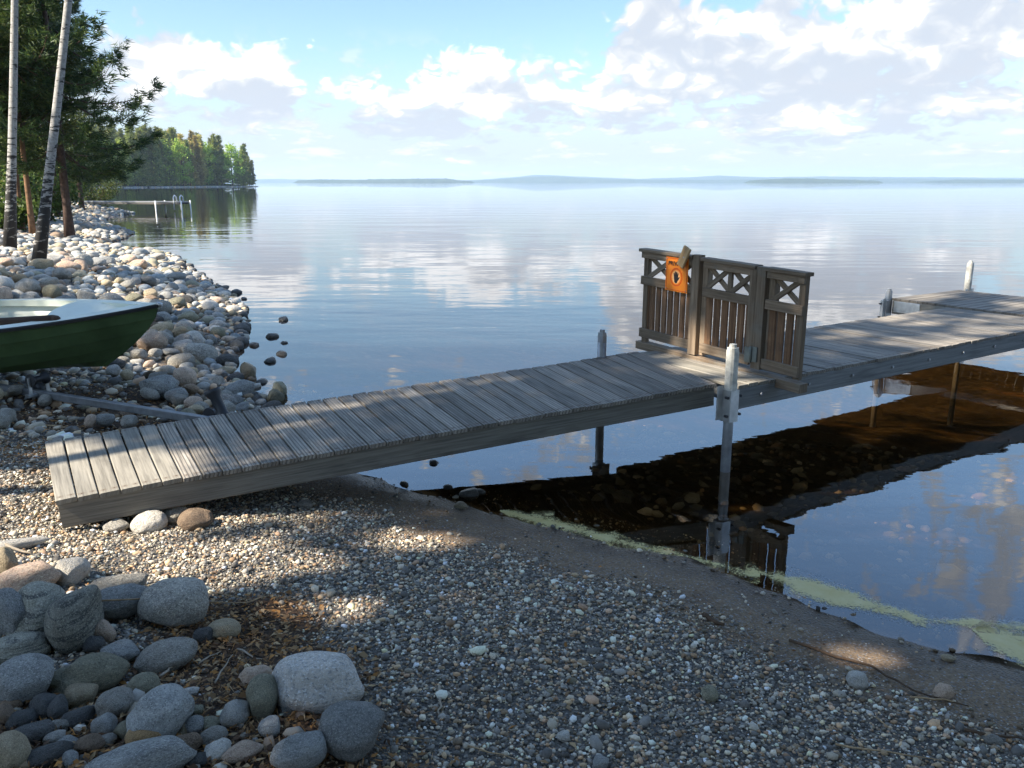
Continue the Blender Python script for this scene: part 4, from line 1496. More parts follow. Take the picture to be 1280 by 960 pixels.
def quads(P, L, col, seed, asp=.7):
    r = np.random.default_rng(seed)
    k = len(P)
    a_ = r.normal(0, 1, (k, 3)); a_ /= np.linalg.norm(a_, axis=1)[:, None]
    b_ = np.cross(a_, r.normal(0, 1, (k, 3))); b_ /= np.linalg.norm(b_, axis=1)[:, None]
    l = L * r.uniform(.55, 1.3, (k, 1))
    V = np.stack([P - a_ * l / 2, P - b_ * l * asp / 2, P + a_ * l / 2, P + b_ * l * asp / 2], 1).reshape(-1, 3)
    c = np.array(col)[r.choice(len(col), k)] * r.uniform(.6, 1.4, (k, 1))
    return V, np.arange(4 * k).reshape(-1, 4), np.repeat(c, 4, 0)


NEED = [(.062, .098, .026), (.045, .075, .023), (.10, .125, .033), (.034, .058, .020)]
NEED_Y = [(.12, .14, .03), (.08, .11, .028), (.15, .155, .04)]
LEAF = [(.075, .125, .022), (.06, .10, .02), (.10, .15, .03), (.05, .085, .02)]


def conifer(seed, H, R, z0, nbr, K, Mb, L, w, droop=.25, up=.25, col=NEED, rt=None, bend=0.0, pw=.75):
    """trunk, branches (one mesh) and needles (one mesh) round the origin"""
    r = np.random.default_rng(seed)
    rt = rt or H * .011
    tr = MB()
    tp = [(bend * math.sin(z / H * 2.2) * .3, bend * math.sin(z / H * 1.7 + 1) * .2 - bend * .17, z) for z in np.linspace(-.3, H, 12)]
    tr.tube(tp, [max(rt * (1 - .93 * i / 11) * (1.35 if i == 0 else 1), .012) for i in range(12)], 10)
    br = MB()
    Ps, Ds = [], []
    for i in range(nbr):
        s = (i + r.uniform(0, 1)) / nbr
        z = z0 + (H * .985 - z0) * s ** .92
        q = (z - z0) / (H - z0)
        Rr = R * (1 - q) ** pw * r.uniform(.6, 1.12) * (1 if q > .12 else .75 + q * 2) + .12 * R * .3
        az = r.uniform(0, 6.283)
        o = np.array([math.cos(az), math.sin(az), 0])
        side = np.array([-o[1], o[0], 0])
        c0 = np.array([0, 0, z])
        n_ = 7
        pts = []
        dr_ = droop * (1.25 - q) * r.uniform(.5, 1.4)
        for k in range(n_):
            u = k / (n_ - 1)
            pts.append(c0 + o * Rr * u + np.array([0, 0, Rr * (-dr_ * u * (1.6 - u) * 1.3 + up * u ** 3)]) + side * Rr * .12 * math.sin(u * 2.5 + i))
        br.tube(pts, [max(rt * .28 * (1 - q * .7) * (1 - .85 * k / 6), .004) for k in range(n_)], 5, False)
        pts = np.array(pts)
        kk = max(3, int(K * (.35 + .65 * Rr / R)))
        us = r.uniform(.12, 1.0, kk) ** .8
        f = us * (n_ - 1); i0 = np.clip(f.astype(int), 0, n_ - 2); fr_ = (f - i0)[:, None]
        base = pts[i0] * (1 - fr_) + pts[i0 + 1] * fr_
        lat = r.uniform(-1, 1, kk) * Rr * .30 * (1.1 - us * .75)
        base = base + side * lat[:, None] + np.array([0, 0, 1]) * (r.normal(0, .03 * R, kk) - np.abs(lat) * .18)[:, None]
        dirv = o[None] * .8 + side[None] * np.sign(lat)[:, None] * .55 + np.array([[0, 0, .10]])
        Ps.append(np.repeat(base, Mb, 0)); Ds.append(np.repeat(dirv, Mb, 0))
    P = np.concatenate(Ps); D = np.concatenate(Ds)
    P = P + r.normal(0, L * .22, P.shape)
    return tr, br, blades(P, D, L, w, col, .55, seed + 5)


def tree_things(name, loc, label, cat, group, tr, br, fol, bark, leafm, bark2=None, rz=0.0, base_off=True):
    t = empty(name, loc, label, cat, group)
    t.rotation_euler = (0, 0, rz)
    trunk = tr.build('trunk', M[bark], t, np.zeros(3))
    if br is not None and br.nv:
        br.build('branches', M[bark2 or bark], t, np.zeros(3))
    if fol is not None:
        me = mesh_np('crown', *fol)
        link('crown', me, M[leafm], t)
    return t


def base_at(px, py):
    return tuple(ground(px, py))


# near pine whose crown reaches over the water
pb = ground(88, 301)
tr, br, fol = conifer(31, 15, 3.75, 2.7, 84, 60, 14, .27, .036, .30, .25, NEED, .155, .3, .55)
tree_things('pine_tree', tuple(pb), 'dark leaning pine with ragged branches reaching over the bank towards the lake', 'tree', 'trees on the near bank', tr, br, fol, 'bark_pine', 'needles')
# conifers behind it, from the picture edge inwards
for i, (px, py, H, R, z0, lab, cl, bk) in enumerate([
        (-95, 280, 14, 3.0, 3.0, 'dense dark conifer at the picture edge behind the far birch', NEED, 'bark_pine'),
        (37, 262, 13, 2.6, 4.2, 'conifer with an orange trunk between the two birches', NEED, 'bark_orange'),
        (24, 256, 12, 2.3, 3.6, 'slim yellow green pine with a thin orange trunk near the far birch', NEED_Y, 'bark_orange'),
        (100, 238, 15, 2.9, 2.0, 'dark conifer behind the leaning pine where the bank turns', NEED, 'bark_pine'),
        (70, 248, 15, 3.0, 2.6, 'dark conifer seen between the near birch and the leaning pine', NEED, 'bark_pine'),
        (-8, 250, 15, 3.2, 2.8, 'yellow green pine at the picture edge behind the dense dark conifer', NEED_Y, 'bark_pine')]):
    Yt = [34, 29, 30, 58, 44, 38][i]
    p = atY(px, py, Yt); z = float(hgt(p[0], p[1]))
    tr, br, fol = conifer(50 + i, H, R * 1.1, z0, 78, 46, 11, .32, .05, .28, .22, cl, .10 if i in (1, 2) else .15, .3, .6)
    tree_things('pine_tree', (p[0], p[1], z), lab, 'tree', 'trees on the near bank', tr, br, fol, bk, 'needles')


# birches
def birch(loc, lean, H, r0, label, seed, crown, bend=0.0, group='trees on the near bank', keep=None, n=5200, L=.13, off=True):
    r = np.random.default_rng(seed)
    t = empty('birch_tree', tuple(loc), label, 'tree', group)
    pts = []
    for i in range(14):
        s = i / 13
        pts.append((lean[0] * s + bend * math.sin(s * 3.1) * .5, lean[1] * s, -.25 + (H + .25) * s))
    MB().tube(pts, [r0 * (1.5 if i == 0 else (1.2 if i == 1 else 1)) * (1 - .88 * i / 13) for i in range(14)], 12).build('trunk', M['bark_birch'], t, np.zeros(3))
    cz0, cz1, cr_ = crown
    br = MB(); Ps = []
    nb = 34
    for i in range(nb):
        s = (i + r.uniform(0, 1)) / nb
        z = cz0 + (cz1 - cz0) * s * .9
        u = (z + .25) / (H + .25)
        c0 = np.array([lean[0] * u + bend * math.sin(u * 3.1) * .5, lean[1] * u, z])
        az = r.uniform(0, 6.283); R_ = cr_ * math.sin(math.pi * (.18 + .78 * s)) ** .7 * r.uniform(.6, 1.1)
        o = np.array([math.cos(az), math.sin(az), 0])
        q = [c0 + o * R_ * k / 5 + np.array([0, 0, R_ * (.75 * k / 5 - .55 * (k / 5) ** 2.2)]) for k in range(6)]
        br.tube(q, [max(r0 * .25 * (1 - .9 * k / 5), .005) for k in range(6)], 5, False)
        q = np.array(q)
        kk = n // nb
        f = r.uniform(.25, 1, kk) ** .7 * 5; i0 = np.clip(f.astype(int), 0, 4); g = (f - i0)[:, None]
        P = q[i0] * (1 - g) + q[i0 + 1] * g
        Ps.append(P + r.normal(0, .30, P.shape) + np.array([0, 0, -1]) * np.abs(r.normal(0, .35, (kk, 1))))
    br.build('branches', M['bark_pine'], t, np.zeros(3))
    P = np.concatenate(Ps)
    if keep is not None:
        P = P[keep(P + np.array(loc))]
    me = mesh_np('crown', *quads(P, L, LEAF, seed + 3))
    link('crown', me, M['leaves'], t)
    return t


b1 = ground(44, 333)
pt = atY(76, 0, b1[1] + .3)
tilt = (pt - b1) / (pt[2] - b1[2])
birch(b1, (tilt[0] * 15, tilt[1] * 15), 15, .098, 'leaning white birch with a black cracked foot, standing among the bank stones', 71, (7.5, 14.8, 2.6), .25)
b2 = atY(7, 291, 20.0); b2[2] = float(hgt(b2[0], b2[1]))
p2 = atY(12, 0, 20.3)
tl2 = (p2 - b2) / (p2[2] - b2[2])
birch(b2, (tl2[0] * 15, tl2[1] * 15), 15, .11, 'pale birch at the picture edge, farther back than the leaning one', 72, (7.5, 14.8, 2.6), .2)

# undergrowth shrubs at the bank top


def shrub(loc, R, H, n, label, seed, col=LEAF, L=.12):
    r = np.random.default_rng(seed)
    t = empty('shrub', tuple(loc), label, 'shrub', 'undergrowth at the bank top')
    st = MB(); Ps = []
    for i in range(12):
        az = r.uniform(0, 6.28); ll = r.uniform(.5, 1)
        e = np.array([math.cos(az) * R * ll, math.sin(az) * R * ll, H * r.uniform(.55, 1)])
        st.tube([(0, 0, -.1), e * .5 + np.array([0, 0, H * .15]), e], [.02, .012, .005], 5, False)
        kk = n // 12
        f = r.uniform(.3, 1.05, kk)[:, None]
        Ps.append(e * f + r.normal(0, .2 * R, (kk, 3)) * (1, 1, .6))
    P = np.concatenate(Ps); P[:, 2] = np.abs(P[:, 2]) + .03
    st.build('stems', M['bark_pine'], t, np.zeros(3))
    link('foliage', mesh_np('foliage', *quads(P, L, col, seed)), M['leaves'], t)


for i, (px, py, Y, R, H, lab) in enumerate([(92, 236, 62, 2.0, 3.6, 'bright green bush at the bend of the bank beyond the leaning pine'), (58, 247, 36, 1.3, 1.9, 'green bush behind the foot of the near birch'),
                                            (10, 258, 30, 1.2, 1.2, 'low green bush between the far birch and the orange trunks'), (118, 234, 78, 2.2, 3.0, 'green bush at the water where the far jetty starts'),
                                            (70, 240, 50, 1.9, 4.0, 'tall pale green bush seen between birch and pine'), (30, 246, 42, 1.8, 2.6, 'yellowish bush behind the orange pine trunks')]):
    p = atY(px, py, Y)
    shrub((p[0], p[1], float(hgt(p[0], p[1]))), R, H, 2600, lab, 400 + i, LEAF if i % 2 == 0 else NEED_Y + LEAF, .16)

# mid-distance forest edge along the near shore
mids = [conifer(90 + i, 17 + i, 3.0, 2.0, 60, 16, 7, .55, .09, .30, .2, NEED if i < 2 else NEED_Y, .16, .2, .65) for i in range(3)]
mid_me = [(t_[0], t_[1], mesh_np('crown', *t_[2])) for t_ in mids]
mid_proto = []
ml = ['nearest', 'second', 'third', 'fourth', 'fifth', 'sixth', 'seventh', 'eighth', 'ninth', 'tenth', 'eleventh', 'twelfth']
ij = 0
for i in range(12):
    Y = 48 + i * 5.5
    sx = -27 - (Y - 48) * .62 - 2.5 - (i % 3) * 2.2
    j = i % 3
    z = float(hgt(sx, Y))
    lab = f'{ml[i]} tall conifer of the shore wood past the jetty, reckoned from the boat'
    t = empty('spruce_tree', (sx, Y, z), lab, 'tree', 'shore wood beyond the near bank')
    t.rotation_euler = (0, 0, i * 1.3)
    if len(mid_proto) <= j:
        trk = mids[j][0].build('trunk', M['bark_pine'], t, np.zeros(3))
        brm = mids[j][1].build('branches', M['bark_pine'], t, np.zeros(3))
        cr_ = link('crown', mid_me[j][2], M['needles'], t)
        mid_proto.append((trk, brm, cr_))
    else:
        for o in mid_proto[j]:
            c = o.copy(); COL.objects.link(c); c.parent = t
    t.scale = (1, 1, .85 + .3 * random.random())

for i, (sx, sy) in enumerate([(3, -5.5), (6.5, -4.2), (10, -6), (14.5, -4.5), (0, -9), (8, -10.5), (13, -11.5), (19, -8), (4, -13)]):  # unseen conifers added behind the camera to block skylight from the beach
    t = empty('spruce_tree', (sx, sy, float(hgt(sx, sy))), f'{ml[i]} tall conifer added behind the beach to screen the sky, out of the picture', 'tree', 'wood behind the beach')
    t.rotation_euler = (0, 0, i * 1.1)
    t.scale = (1.25, 1.25, 1.0)
    for o in mid_proto[i % 3]:
        c = o.copy(); COL.objects.link(c); c.parent = t

for i, (sx, sy) in enumerate([(-26, 16), (-31, 24), (-27, 33), (-37, 31), (-35, 15), (-43, 24), (-34, 42), (-46, 38), (-52, 30), (-44, 12)]):
    t = empty('spruce_tree', (sx, sy, float(hgt(sx, sy))), f'{ml[i]} conifer of the wood inland of the cobble bank, out of the picture', 'tree', 'wood inland of the bank')
    t.rotation_euler = (0, 0, i * 1.7)
    t.scale = (.9, .9, .66 if i < 2 else .85)
    for o in mid_proto[i % 3]:
        c = o.copy(); COL.objects.link(c); c.parent = t

# ------------------------------------------------------------------ far wooded point
TIP = onz(316, 232.6, 0); TIP = TIP * (450 / TIP[1])
tipx = (316 - 640) / F_PX * 450 * 1.0
PT = [(tipx + 6, 452), (-146, 410), (-152, 375), (-163, 345), (-180, 322), (-230, 305)]
# low mound under the wood
V, Fs = [], []
nz_ = 40
for i in range(nz_ + 1):
    s = i / nz_ * (len(PT) - 1); a_ = min(int(s), len(PT) - 2); f = s - a_
    x = PT[a_][0] + (PT[a_ + 1][0] - PT[a_][0]) * f; y = PT[a_][1] + (PT[a_ + 1][1] - PT[a_][1]) * f
    for (o, h) in ((-1.5, -.8), (0, .25), (4, .9), (14, 2.0), (45, 3.0), (100, -1.5)):
        g_ = min(1, i / 3 + .15)
        V.append((x - o * g_ * .96, y + o * .28 * g_ + math.sin(i * 1.7) * .8, h * (g_ if h > 0 else 1) + math.sin(i * 2.3) * .08))
for i in range(nz_):
    for j in range(5):
        q = i * 6 + j
        Fs.append([q, q + 6, q + 7, q + 1])
m, nt = mat('far_bank')
co = nt.coord('Object')
c = nt.mix(nt.ss(nt.sep(co)[2], .3, .7), nt.ramp(nt.noise(co, .9, 4, .7), [(.3, (.16, .15, .14)), (.7, (.42, .40, .37))]), nt.ramp(nt.noise(co, .4, 4), [(.3, (.03, .05, .015)), (.7, (.07, .09, .03))]))
surf(nt, pbsdf(nt, c, .9, None, 0, .2))
tag(link('far_point', mesh_np('far_point', V, Fs, smooth=True), m), kind='structure')


FARC = [[(.23, .27, .06), (.19, .24, .05), (.27, .30, .07)], [(.40, .33, .09), (.33, .29, .08), (.44, .36, .11)], [(.20, .25, .06), (.17, .21, .055), (.32, .32, .08)]]


def far_conifer(seed, narrow):
    return conifer(seed, 22, 2.7 if narrow else 3.3, .9, 74, 10, 8, 1.25, .34, .32, .1, FARC[seed % 3], .22, 0, .8)


def far_broad(seed):
    r = np.random.default_rng(seed)
    H = 18
    tr = MB().tube([(0, 0, -.3), (.2, .1, 6), (.1, 0, 13)], [.25, .2, .08], 8)
    Ps = []
    for i in range(34):
        az = r.uniform(0, 6.28); z = r.uniform(.8, H - 1.2); q = max(.05, (z - 1) / (H - 1))
        R_ = 4.0 * math.sin(math.pi * (.16 + .76 * q)) * r.uniform(.3, 1.0)
        c = np.array([math.cos(az) * R_, math.sin(az) * R_, z])
        Ps.append(c + r.normal(0, 1, (60, 3)) * (.85, .85, .6))
    return tr, None, quads(np.concatenate(Ps), .75, [(.38, .50, .07), (.31, .43, .06), (.44, .56, .10), (.25, .35, .055)], seed)


FT = []
for i in range(5):
    FT.append(('spruce_tree', far_conifer(500 + i, i % 2 == 0), 'needles', 22))
for i in range(3):
    FT.append(('birch_tree', far_broad(520 + i), 'leaves', 18))
protos = {}
ORDW = ['first', 'second', 'third', 'fourth', 'fifth', 'sixth', 'seventh', 'eighth', 'ninth', 'tenth', 'eleventh', 'twelfth', 'thirteenth', 'fourteenth', 'fifteenth', 'sixteenth', 'seventeenth', 'eighteenth', 'nineteenth', 'twentieth',
        'twenty first', 'twenty second', 'twenty third', 'twenty fourth', 'twenty fifth', 'twenty sixth', 'twenty seventh', 'twenty eighth', 'twenty ninth', 'thirtieth', 'thirty first', 'thirty second', 'thirty third', 'thirty fourth', 'thirty fifth', 'thirty sixth', 'thirty seventh', 'thirty eighth', 'thirty ninth', 'fortieth', 'forty first', 'forty second', 'forty third', 'forty fourth', 'forty fifth', 'forty sixth', 'forty seventh', 'forty eighth']


def far_tree(k, x, y, z, s, label, group):
    nm, (tr, br, fol), lm, H = FT[k]
    t = empty(nm, (x, y, z), label, 'tree', group)
    t.rotation_euler = (0, 0, random.uniform(0, 6.28))
    t.scale = (s * random.uniform(.85, 1.15), s * random.uniform(.85, 1.15), s)
    if k not in protos:
        a_ = tr.build('trunk', M['bark_pine'], t, np.zeros(3))
        b_ = link('crown', mesh_np('crown', *fol), M[lm], t)
        protos[k] = (a_, b_)
    else:
        for o in protos[k]:
            c = o.copy(); COL.objects.link(c); c.parent = t


cnt = {'spruce_tree': 0, 'birch_tree': 0}
rr = np.random.default_rng(9)
front = []
NFR = 48
for i in range(NFR):
    s = (i + .3) / NFR * 4.2
    a_ = min(int(s), len(PT) - 2); f = s - a_
    x = PT[a_][0] + (PT[a_ + 1][0] - PT[a_][0]) * f; y = PT[a_][1] + (PT[a_ + 1][1] - PT[a_][1]) * f
    back = rr.uniform(2, 6) * (.35 if i < 6 else 1)
    hs = (.62 if i < 2 else .80 if i < 5 else 1.0) * rr.uniform(.86, 1.18)
    k = int(rr.integers(0, 5)) if (i % 12 not in (5, 6, 9)) else 5 + int(rr.integers(0, 3))
    nm = FT[k][0]
    lab = f'{ORDW[cnt[nm]]} {"dark spruce" if nm == "spruce_tree" else "light green leafy tree"} along the wooded point counted from its tip'
    cnt[nm] += 1
    far_tree(k, x - back, y + back * .2, .8, hs, lab, 'trees at the water edge of the wooded point')
# the wood behind the front row reads as one mass
Vs, Fs, Cs, nv = [], [], [], 0
for i in range(150):
    s = rr.uniform(.05, 4.9)
    a_ = min(int(s), len(PT) - 2); f = s - a_
    x = PT[a_][0] + (PT[a_ + 1][0] - PT[a_][0]) * f; y = PT[a_][1] + (PT[a_ + 1][1] - PT[a_][1]) * f
    back = rr.uniform(7, 34)
    k = int(rr.integers(0, 5)) if rr.uniform() < .8 else 5 + int(rr.integers(0, 3))
    V, Fc, C = FT[k][1][2]
    sc = rr.uniform(.85, 1.22) * (.8 if s < .35 else 1)
    R_ = rotm(0, 0, rr.uniform(0, 6.28))
    P = V @ R_.T * sc + (x - back * min(1, s + .25), y + back * .28, 1.5)
    if Fc.shape[1] == 4:
        P4 = P.reshape(-1, 4, 3)
        P = np.concatenate([P4[:, [0, 1, 2]], P4[:, [0, 2, 3]]], 0).reshape(-1, 3)
        C4 = C.reshape(-1, 4, 3)
        C = np.concatenate([C4[:, [0, 1, 2]], C4[:, [0, 2, 3]]], 0).reshape(-1, 3)
    Vs.append(P); Fs.append(np.arange(len(P)).reshape(-1, 3) + nv); Cs.append(C * rr.uniform(.75, 1.2)); nv += len(P)
tag(link('far_wood', mesh_np('far_wood', np.concatenate(Vs), np.concatenate(Fs), np.concatenate(Cs)), M['needles']), kind='stuff')
# pale shoreline boulders of the point as one strip
Vs, Fs, Cs, nv = [], [], [], 0
for i in range(420):
    s = rr.uniform(0, 4.5); a_ = min(int(s), len(PT) - 2); f = s - a_
    x = PT[a_][0] + (PT[a_ + 1][0] - PT[a_][0]) * f; y = PT[a_][1] + (PT[a_ + 1][1] - PT[a_][1]) * f
    r_ = rr.uniform(.25, .75)
    P = ICOS0[0] * (r_, r_ * .8, r_ * .6) + (x + rr.uniform(-.6, 1.0), y + rr.uniform(-1, 1), .12)
    Vs.append(P); Fs.append(ICOS0[1] + nv); nv += len(P)
    Cs.append(np.repeat((cols[int(rr.choice(8, p=WTS))] * 1.1)[None], len(P), 0))
tag(link('point_boulders', mesh_np('point_boulders', np.concatenate(Vs), np.concatenate(Fs), np.concatenate(Cs), True), M['tint_stone']), kind='stuff')

# ------------------------------------------------------------------ far jetty in the bay
J0, J1 = onz(112, 268, 0), onz(231, 272, 0)
JY = (J0[1] + J1[1]) / 2
JY = 67.0
jz = CAM_H - (CAM_H - 0) * 0
pj0, pj1 = atY(100, 254, JY + 1.5), atY(231, 252.5, JY)
t_j = empty('small_jetty', (pj1[0], pj1[1], -1), 'small grey plank jetty standing over the bay before the wooded point', 'jetty')
zj = pj1[2]
ja, jb = np.array([pj0[0], pj0[1], zj]), np.array([pj1[0], pj1[1], zj])
MB().bar(ja, jb, UP, 1.3, .10).build('deck', M['beam_pale'], t_j)
jd = (jb - ja) / np.linalg.norm(jb - ja)
jn = np.cross(UP, jd)
for s in (-1, 1):
    MB().bar(ja + jn * s * .6 - UP * .11, jb + jn * s * .6 - UP * .11, UP, .06, .12).build('side_beam', M['beam_wood'], t_j)
for x in (232, 200):
    q = atY(x, 252, JY)
    for s in (-1, 1):
        p = np.array([q[0], q[1], zj]) + jn * s * .66
        MB().tube([p - UP * (zj + 1.2), p + UP * .12], .055, 8).build('leg', M['white_paint'], t_j)
for x in (222, 230):
    q = atY(x, 252, JY) - jn * .55
    p = np.array([q[0], q[1], zj])
    MB().tube([p - UP * .6, p + UP * .40, p + UP * .52 + jn * .2, p + UP * .40 + jn * .4, p + jn * .45], .05, 8).build('ladder_rail', M['white_paint'], t_j)
p = atY(120, 245.5, 47)
jb_ = MB(); jb_.bar((p[0] - .12, p[1], .3), (p[0] + .45, p[1], .3), UP, .3, .45, .05)
# a few boulders at the jetty's root belong to the bank; nothing else there

# ------------------------------------------------------------------ hills on the horizon


def hill(name, px0, px1, Y, tops, base_y, seed, rough, depth):
    r = np.random.default_rng(seed)
    n = 260
    xs = np.linspace(px0, px1, n)
    top = np.interp(xs, [t[0] for t in tops], [t[1] for t in tops])
    H_ = np.maximum((HZ - top) / F_PX * Y / CT ** 2 + CAM_H, .4)
    jag = np.convolve(r.normal(0, 1, n + 8), np.ones(3) / 3, 'same')[4:-4]
    H_ = H_ * (1 + 0 * jag) + np.abs(jag) * rough
    V, Fs = [], []
    X = (xs - 640) / F_PX * Y / CT
    for i in range(n):
        e = min(1, min(i, n - 1 - i) / 6)
        for (dy, h) in ((0, -.02), (depth * .02, .35), (depth * .18, .8), (depth * .5, 1.0), (depth, -.02)):
            jz_ = r.normal(0, rough * .4) if 0 < h < 1 else 0
            V.append((X[i], Y + dy, (H_[i] * h + jz_) * e - .3))
    for i in range(n - 1):
        for j in range(4):
            q = i * 5 + j
            Fs.append([q, q + 5, q + 6, q + 1])
    tag(link(name, mesh_np(name, V, Fs), M['hill']), kind='structure')


m, nt = mat('far_forest')
co = nt.coord('Object')
c = nt.ramp(nt.noise(nt.vm('MULTIPLY', co, (1, 1, 3)), .02, 8, .7), [(.3, (.020, .034, .020)), (.7, (.048, .066, .036))])
surf(nt, pbsdf(nt, c, .95, None, 0, .1))
M['hill'] = m
hill('hills', 250, 1500, 6800, [(250, 226), (330, 224), (420, 225), (560, 226), (600, 225), (640, 222), (672, 219), (720, 221), (800, 224), (860, 222), (900, 220), (960, 222), (1040, 221), (1120, 222), (1200, 222), (1290, 223), (1500, 224)], 229, 1, 3.0, 900)
hill('hills', 560, 1500, 5600, [(560, 227), (620, 224.5), (660, 222), (690, 221), (740, 223.5), (800, 225), (1000, 225), (1100, 224), (1290, 225), (1500, 225)], 229, 2, 3.0, 500)
hill('island', 380, 596, 3900, [(380, 226), (410, 224.6), (450, 225.2), (480, 224.4), (520, 224), (560, 223.6), (580, 226), (596, 227)], 229, 3, 2.2, 200)
hill('island', 925, 1080, 3600, [(925, 226.5), (950, 224.5), (990, 223.6), (1030, 224.8), (1080, 226.4)], 229, 4, 2.2, 200)
hill('island', 1130, 1500, 4200, [(1130, 227), (1180, 225), (1290, 224.8), (1500, 225)], 229, 5, 2.2, 200)

# ------------------------------------------------------------------ trees behind the camera that shade the beach
LIT = [  # world ellipses left open to the sun: x, y, rx, ry
    (-2.8, 4.85, 1.15, .75), (-3.5, 4.5, 1.4, 1.2), (-2.1, 3.95, .75, .50), (-1.6, 4.15, .5, .25), (-4.1, 8.5, .30, .2), (-4.9, 8.4, .25, .2), (-.85, 4.55, .34, .22), (-1.05, 3.55, .30, .18), (1.35, 3.35, .26, .16), (2.25, 5.4, .65, .3), (2.1, 6.5, .32, .26), (2.47, 7.99, .30, .25), (1.2, 5.7, .2, .12),
    (1.92, 7.05, .40, .30), (1.92, 7.5, .32, .26), (-.75, 2.45, .10, .25)]


def noise2(x, y, s):
    return np.sin(x * s + 1.3) * np.cos(y * s * 1.2 + .4) + .6 * np.sin(x * s * 2.1 - y * s * 1.6 + 2.0) + .4 * np.cos(x * s * 3.7 + y * s * 2.9)


def keep_shade(P):
    t = (P[:, 2] - .35) / SUN[2]
    x, y = P[:, 0] - SUN[0] * t, P[:, 1] - SUN[1] * t
    k = np.ones(len(P), bool)
    for (cx, cy, rx, ry) in LIT:
        e = ((x - cx) / rx) ** 2 + ((y - cy) / ry) ** 2
        k &= e > RNG.uniform(.55, 1.35, len(P))
    dockz = ((x > 3.1) & (y > 6.4)) | (x > 4.5)
    k &= ~(dockz & (noise2(x, y, 2.2) > RNG.uniform(-.9, .7, len(P))))
    bank = (y > 9.0)
    k &= ~(bank & (noise2(x, y, 1.1) > RNG.uniform(.05, .9, len(P))))
    return k


SHADE = [(-2.6, 1.2, 9.5, 'first'), (.4, 1.8, 8.5, 'second'), (3.2, 2.4, 9.0, 'third'), (-.6, 4.4, 11, 'fourth'), (2.4, 5.6, 12, 'fifth'), (-5.6, 5.2, 10, 'sixth'), (-3.8, 8.2, 12, 'seventh'), (4.2, 8.6, 14.5, 'eighth'), (-7.5, 11.5, 12, 'ninth'), (-9.5, 16, 12, 'tenth'), (.2, 7.6, 13.5, 'eleventh'), (7.0, 10.5, 17, 'twelfth')]
for i, (tx, ty, hc, od) in enumerate(SHADE):
    t = hc / SUN[2]
    loc = np.array([tx + SUN[0] * t, ty + SUN[1] * t, 0])
    loc[2] = float(hgt(loc[0], loc[1]))
    birch(loc, (.3 * math.sin(i), .3 * math.cos(i)), hc + 3.2, .13, f'{od} birch of the stand behind the beach, out of the picture', 800 + i, (hc - 3.0, hc + 3.2, 3.0), .1, 'birches shading the beach', keep_shade, 8200, .20)

for i, (x, y, hc, od) in enumerate([(-2.6, -2.2, 8.0, 'leftmost'), (.2, -2.6, 7.5, 'middle'), (2.8, -1.8, 8.5, 'rightmost'), (5.0, .2, 8.0, 'shoremost')]):  # extra unseen birches, added overhead to cut the skylight on the beach
    birch((x, y, float(hgt(x, y))), (.9 * (i - 1) * .3, 2.2), hc + 3.0, .12, f'{od} birch overhanging the beach, added to screen the sky, out of the picture', 850 + i, (hc - 2.6, hc + 2.8, 4.2), .1, 'birches shading the beach', keep_shade, 9000, .20)

# ------------------------------------------------------------------ haze
hb = MB()
x0, x1, y0, y1, z0, z1 = -7990, 7990, -59, 7990, -8, 95
hb.raw([(x0, y0, z0), (x1, y0, z0), (x1, y1, z0), (x0, y1, z0), (x0, y0, z1), (x1, y0, z1), (x1, y1, z1), (x0, y1, z1)],
       [[3, 2, 1, 0], [4, 5, 6, 7], [0, 1, 5, 4], [1, 2, 6, 5], [2, 3, 7, 6], [3, 0, 4, 7]])
m, nt = mat('haze')
pv = nt.n('ShaderNodeVolumePrincipled')
pv.inputs['Color'].default_value = (.62, .80, 1.0, 1)
pv.inputs['Density'].default_value = .00011
pv.inputs['Anisotropy'].default_value = .2
surf(nt, None, pv.outputs[0])
tag(hb.build('haze', m, None, np.zeros(3)), kind='stuff')

# ------------------------------------------------------------------ sky
w = bpy.data.worlds.new('World')
SC.world = w
w.use_nodes = True
w.node_tree.nodes.clear()
nt = NT(w.node_tree)
sky = nt.n('ShaderNodeTexSky', sky_type='NISHITA')
sky.sun_disc = False
sky.sun_elevation = SUN_EL
sky.sun_rotation = math.atan2(SUN_H[0], SUN_H[1])
sky.air_density = 1.0; sky.dust_density = .4; sky.ozone_density = 1.5
gen = nt.coord('Generated')
g = nt.sep(gen)
RAD = 57.29578
az = nt.m('MULTIPLY', nt.m('ARCTAN2', g[0], g[1]), RAD)
el = nt.m('MULTIPLY', nt.m('ARCSINE', g[2]), RAD)
elc = nt.m('MAXIMUM', el, 0.0)


def px_ae(x, y):
    d = ray(x, y)
    return math.degrees(math.atan2(d[0], d[1])), math.degrees(math.atan2(d[2], math.hypot(d[0], d[1])))


BL_ = [(1010, 60, 270, 62, .34), (830, 45, 95, 50, .26), (1230, 20, 130, 60, .20), (310, 88, 62, 34, .34), (400, 112, 130, 28, .24), (190, 92, 45, 40, .34), (590, 105, 110, 34, .20), (630, 132, 110, 20, .26),
       (800, 122, 90, 18, .28), (1130, 135, 170, 20, .20), (640, 160, 240, 10, .16), (330, 148, 120, 12, .12), (950, 152, 200, 14, .12),
       (500, 20, 230, 36, -.36), (925, 4, 45, 12, -.22), (735, 105, 22, 60, -.16), (480, 70, 50, 20, -.12), (700, -20, 90, 40, -.2)]


def noise2d(vec, scale, detail, rough, out=0):
    nd = nt.n('ShaderNodeTexNoise', noise_dimensions='2D')
    nt.put(nd.inputs['Vector'], vec)
    nd.inputs['Scale'].default_value = scale
    nd.inputs['Detail'].default_value = detail
    nd.inputs['Roughness'].default_value = rough
    return nd.outputs[out]


SKY_K = (.0660, .0722, .0745)


